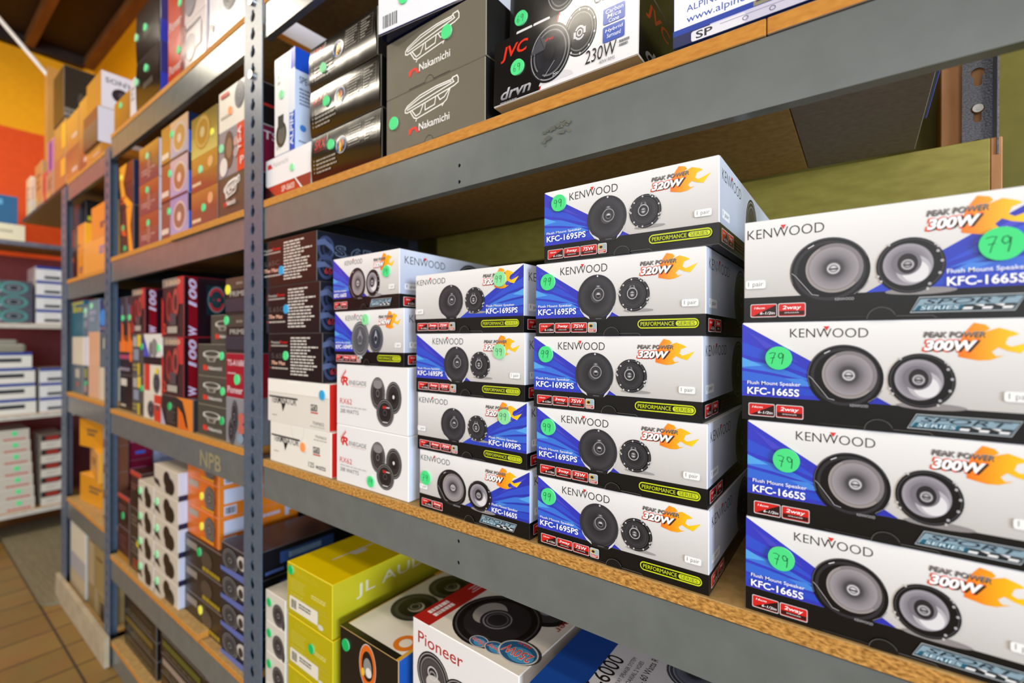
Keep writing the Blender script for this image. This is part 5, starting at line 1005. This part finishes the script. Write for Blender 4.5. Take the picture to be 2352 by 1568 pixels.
for i, t in enumerate(('lowest', 'second from bottom', 'third from bottom', 'topmost')): ebox('%s white and blue stereo box stacked beside the teal ringed boxes' % t, .562, .682, ES[1]+i*.088, .088, WBX, 'white stereo boxes with blue tops')
for i, t in enumerate(('lowest', 'second from bottom', 'third from bottom', 'topmost')): ebox('%s wide white and blue stereo box under the loose papers' % t, .25, (.563, .56, .558, .545)[i], ES[2]+i*.0925, .0925, ('#dedad0', ('r', 0, 0, 1, .2, '#1c3a8c'), ('r', .5, .38, .85, .64, '#26282c'), ('w', .0, .8, .3, .9, 1, '#6a665c')), 'white stereo boxes with blue tops', [('f', .4, .42, .012, 'g')])
for i, t in enumerate(('lowest', 'middle', 'topmost')): ebox('%s small white and blue stereo box beside the wide ones' % t, .578, .69, ES[2]+i*.09, .09, WBX, 'white stereo boxes with blue tops')
b = B(); b.box(-.14, -.12, 0, .14, .12, .05, '#8a8674', .012); b.box(-.12, -.1, .05, .1, .09, .075, '#b0a890', .01); o = link('flat_pack', b.mesh('flat_pack', [SATIN]), None, (-4.17, .4, ES[2]+.3705+H)); tag(o, 'flat crumpled packs lying on the wide white stereo boxes', 'packet')
for i, t in enumerate(('lowest', 'second from bottom', 'third from bottom', 'fourth from bottom', 'fifth from bottom', 'sixth from bottom', 'topmost')): ebox('%s cream box with red print in the seven-high pile' % t, .25, .558-.004*i, ES[3]+i*.0695, .0695, ('#c4bcac', ('w', .1, .4, .55, .52, 1, '#c0684c', .8), ('w', .62, .72, .95, .9, 1, '#c0443a', .8, 0), ('r', 0, .02, 1, .06, '#e0d8c8')), 'cream boxes with red print', [('f', .78, .32, .0125, 'g')])
for i, t in enumerate(('lowest', 'second from bottom', 'third from bottom', 'fourth from bottom', 'topmost')): ebox('%s white, black and red box of the narrow pile on the end wall' % t, .585, .69, ES[3]+i*.0865, .0865, ('#cfc6b8', ('r', 0, 0, 1, .42, '#2c2220'), ('r', .2, .08, .75, .36, '#9a2c20'), ('p', [(.75, .42), (1, .1), (1, .5)], '#cfc6b8'), ('w', .2, .55, .7, .85, 2, '#b0a89c')), 'white, black and red boxes')
# floor mat, hanging rod, wall post
MAT = noise_mat('dark_rubber_mat', '#70674f', '#80765d', 34, .7, 0, .6, (.35, 3, 1), .3, .7, 5, .006)
b = B(); n = 10; pts = []
for cx, cy, a in ((-2.94, .5, -90), (-2.94, .9, 0), (-4.2, .9, 90), (-4.2, .5, 180)):
    for i in range(7): t = math.radians(a+15*i); pts.append((cx+.08*math.cos(t), cy+.08*math.sin(t)))
b.quadface([(x, y, .014) for x, y in pts], '#555'); b.quadface([(x, y, .0005) for x, y in reversed(pts)], '#555')
for i in range(len(pts)):
    j = (i+1) % len(pts); b.quadface([(*pts[i], .0005), (*pts[j], .0005), (*pts[j], .014), (*pts[i], .014)], '#555')
tag(link('floor_mat', b.mesh('floor_mat', [MAT])), 'dark grey rubber mat on the tan tiles at the end of the shelving', 'mat')
RODM = noise_mat('white_rod_enamel', '#e0dcd4', '#eceae4', 30, .3)
b = B(); b.tube((-3.9, .598, 1.567+H), (-3.9, .1, 2.15+H), .011, '#eee', 12); b.tube((-3.9, .1, 2.145+H), (-3.9, .1, 2.17+H), .02, '#eee', 12)
tag(link('hanging_rod', b.mesh('hanging_rod', [RODM])), 'thin white rod slanting down from the dark ceiling in front of the yellow wall', 'rod')
tag(simple('timber_post', noise_mat('tan_timber', '#b8863c', '#c8964c', 12, .6, 0, .1, (1, 1, .2)), [(-3.94, .585, .705, -3.88, .65, 1.62)]), 'tan timber post standing on the bridging shelf in front of the yellow wall', 'post')
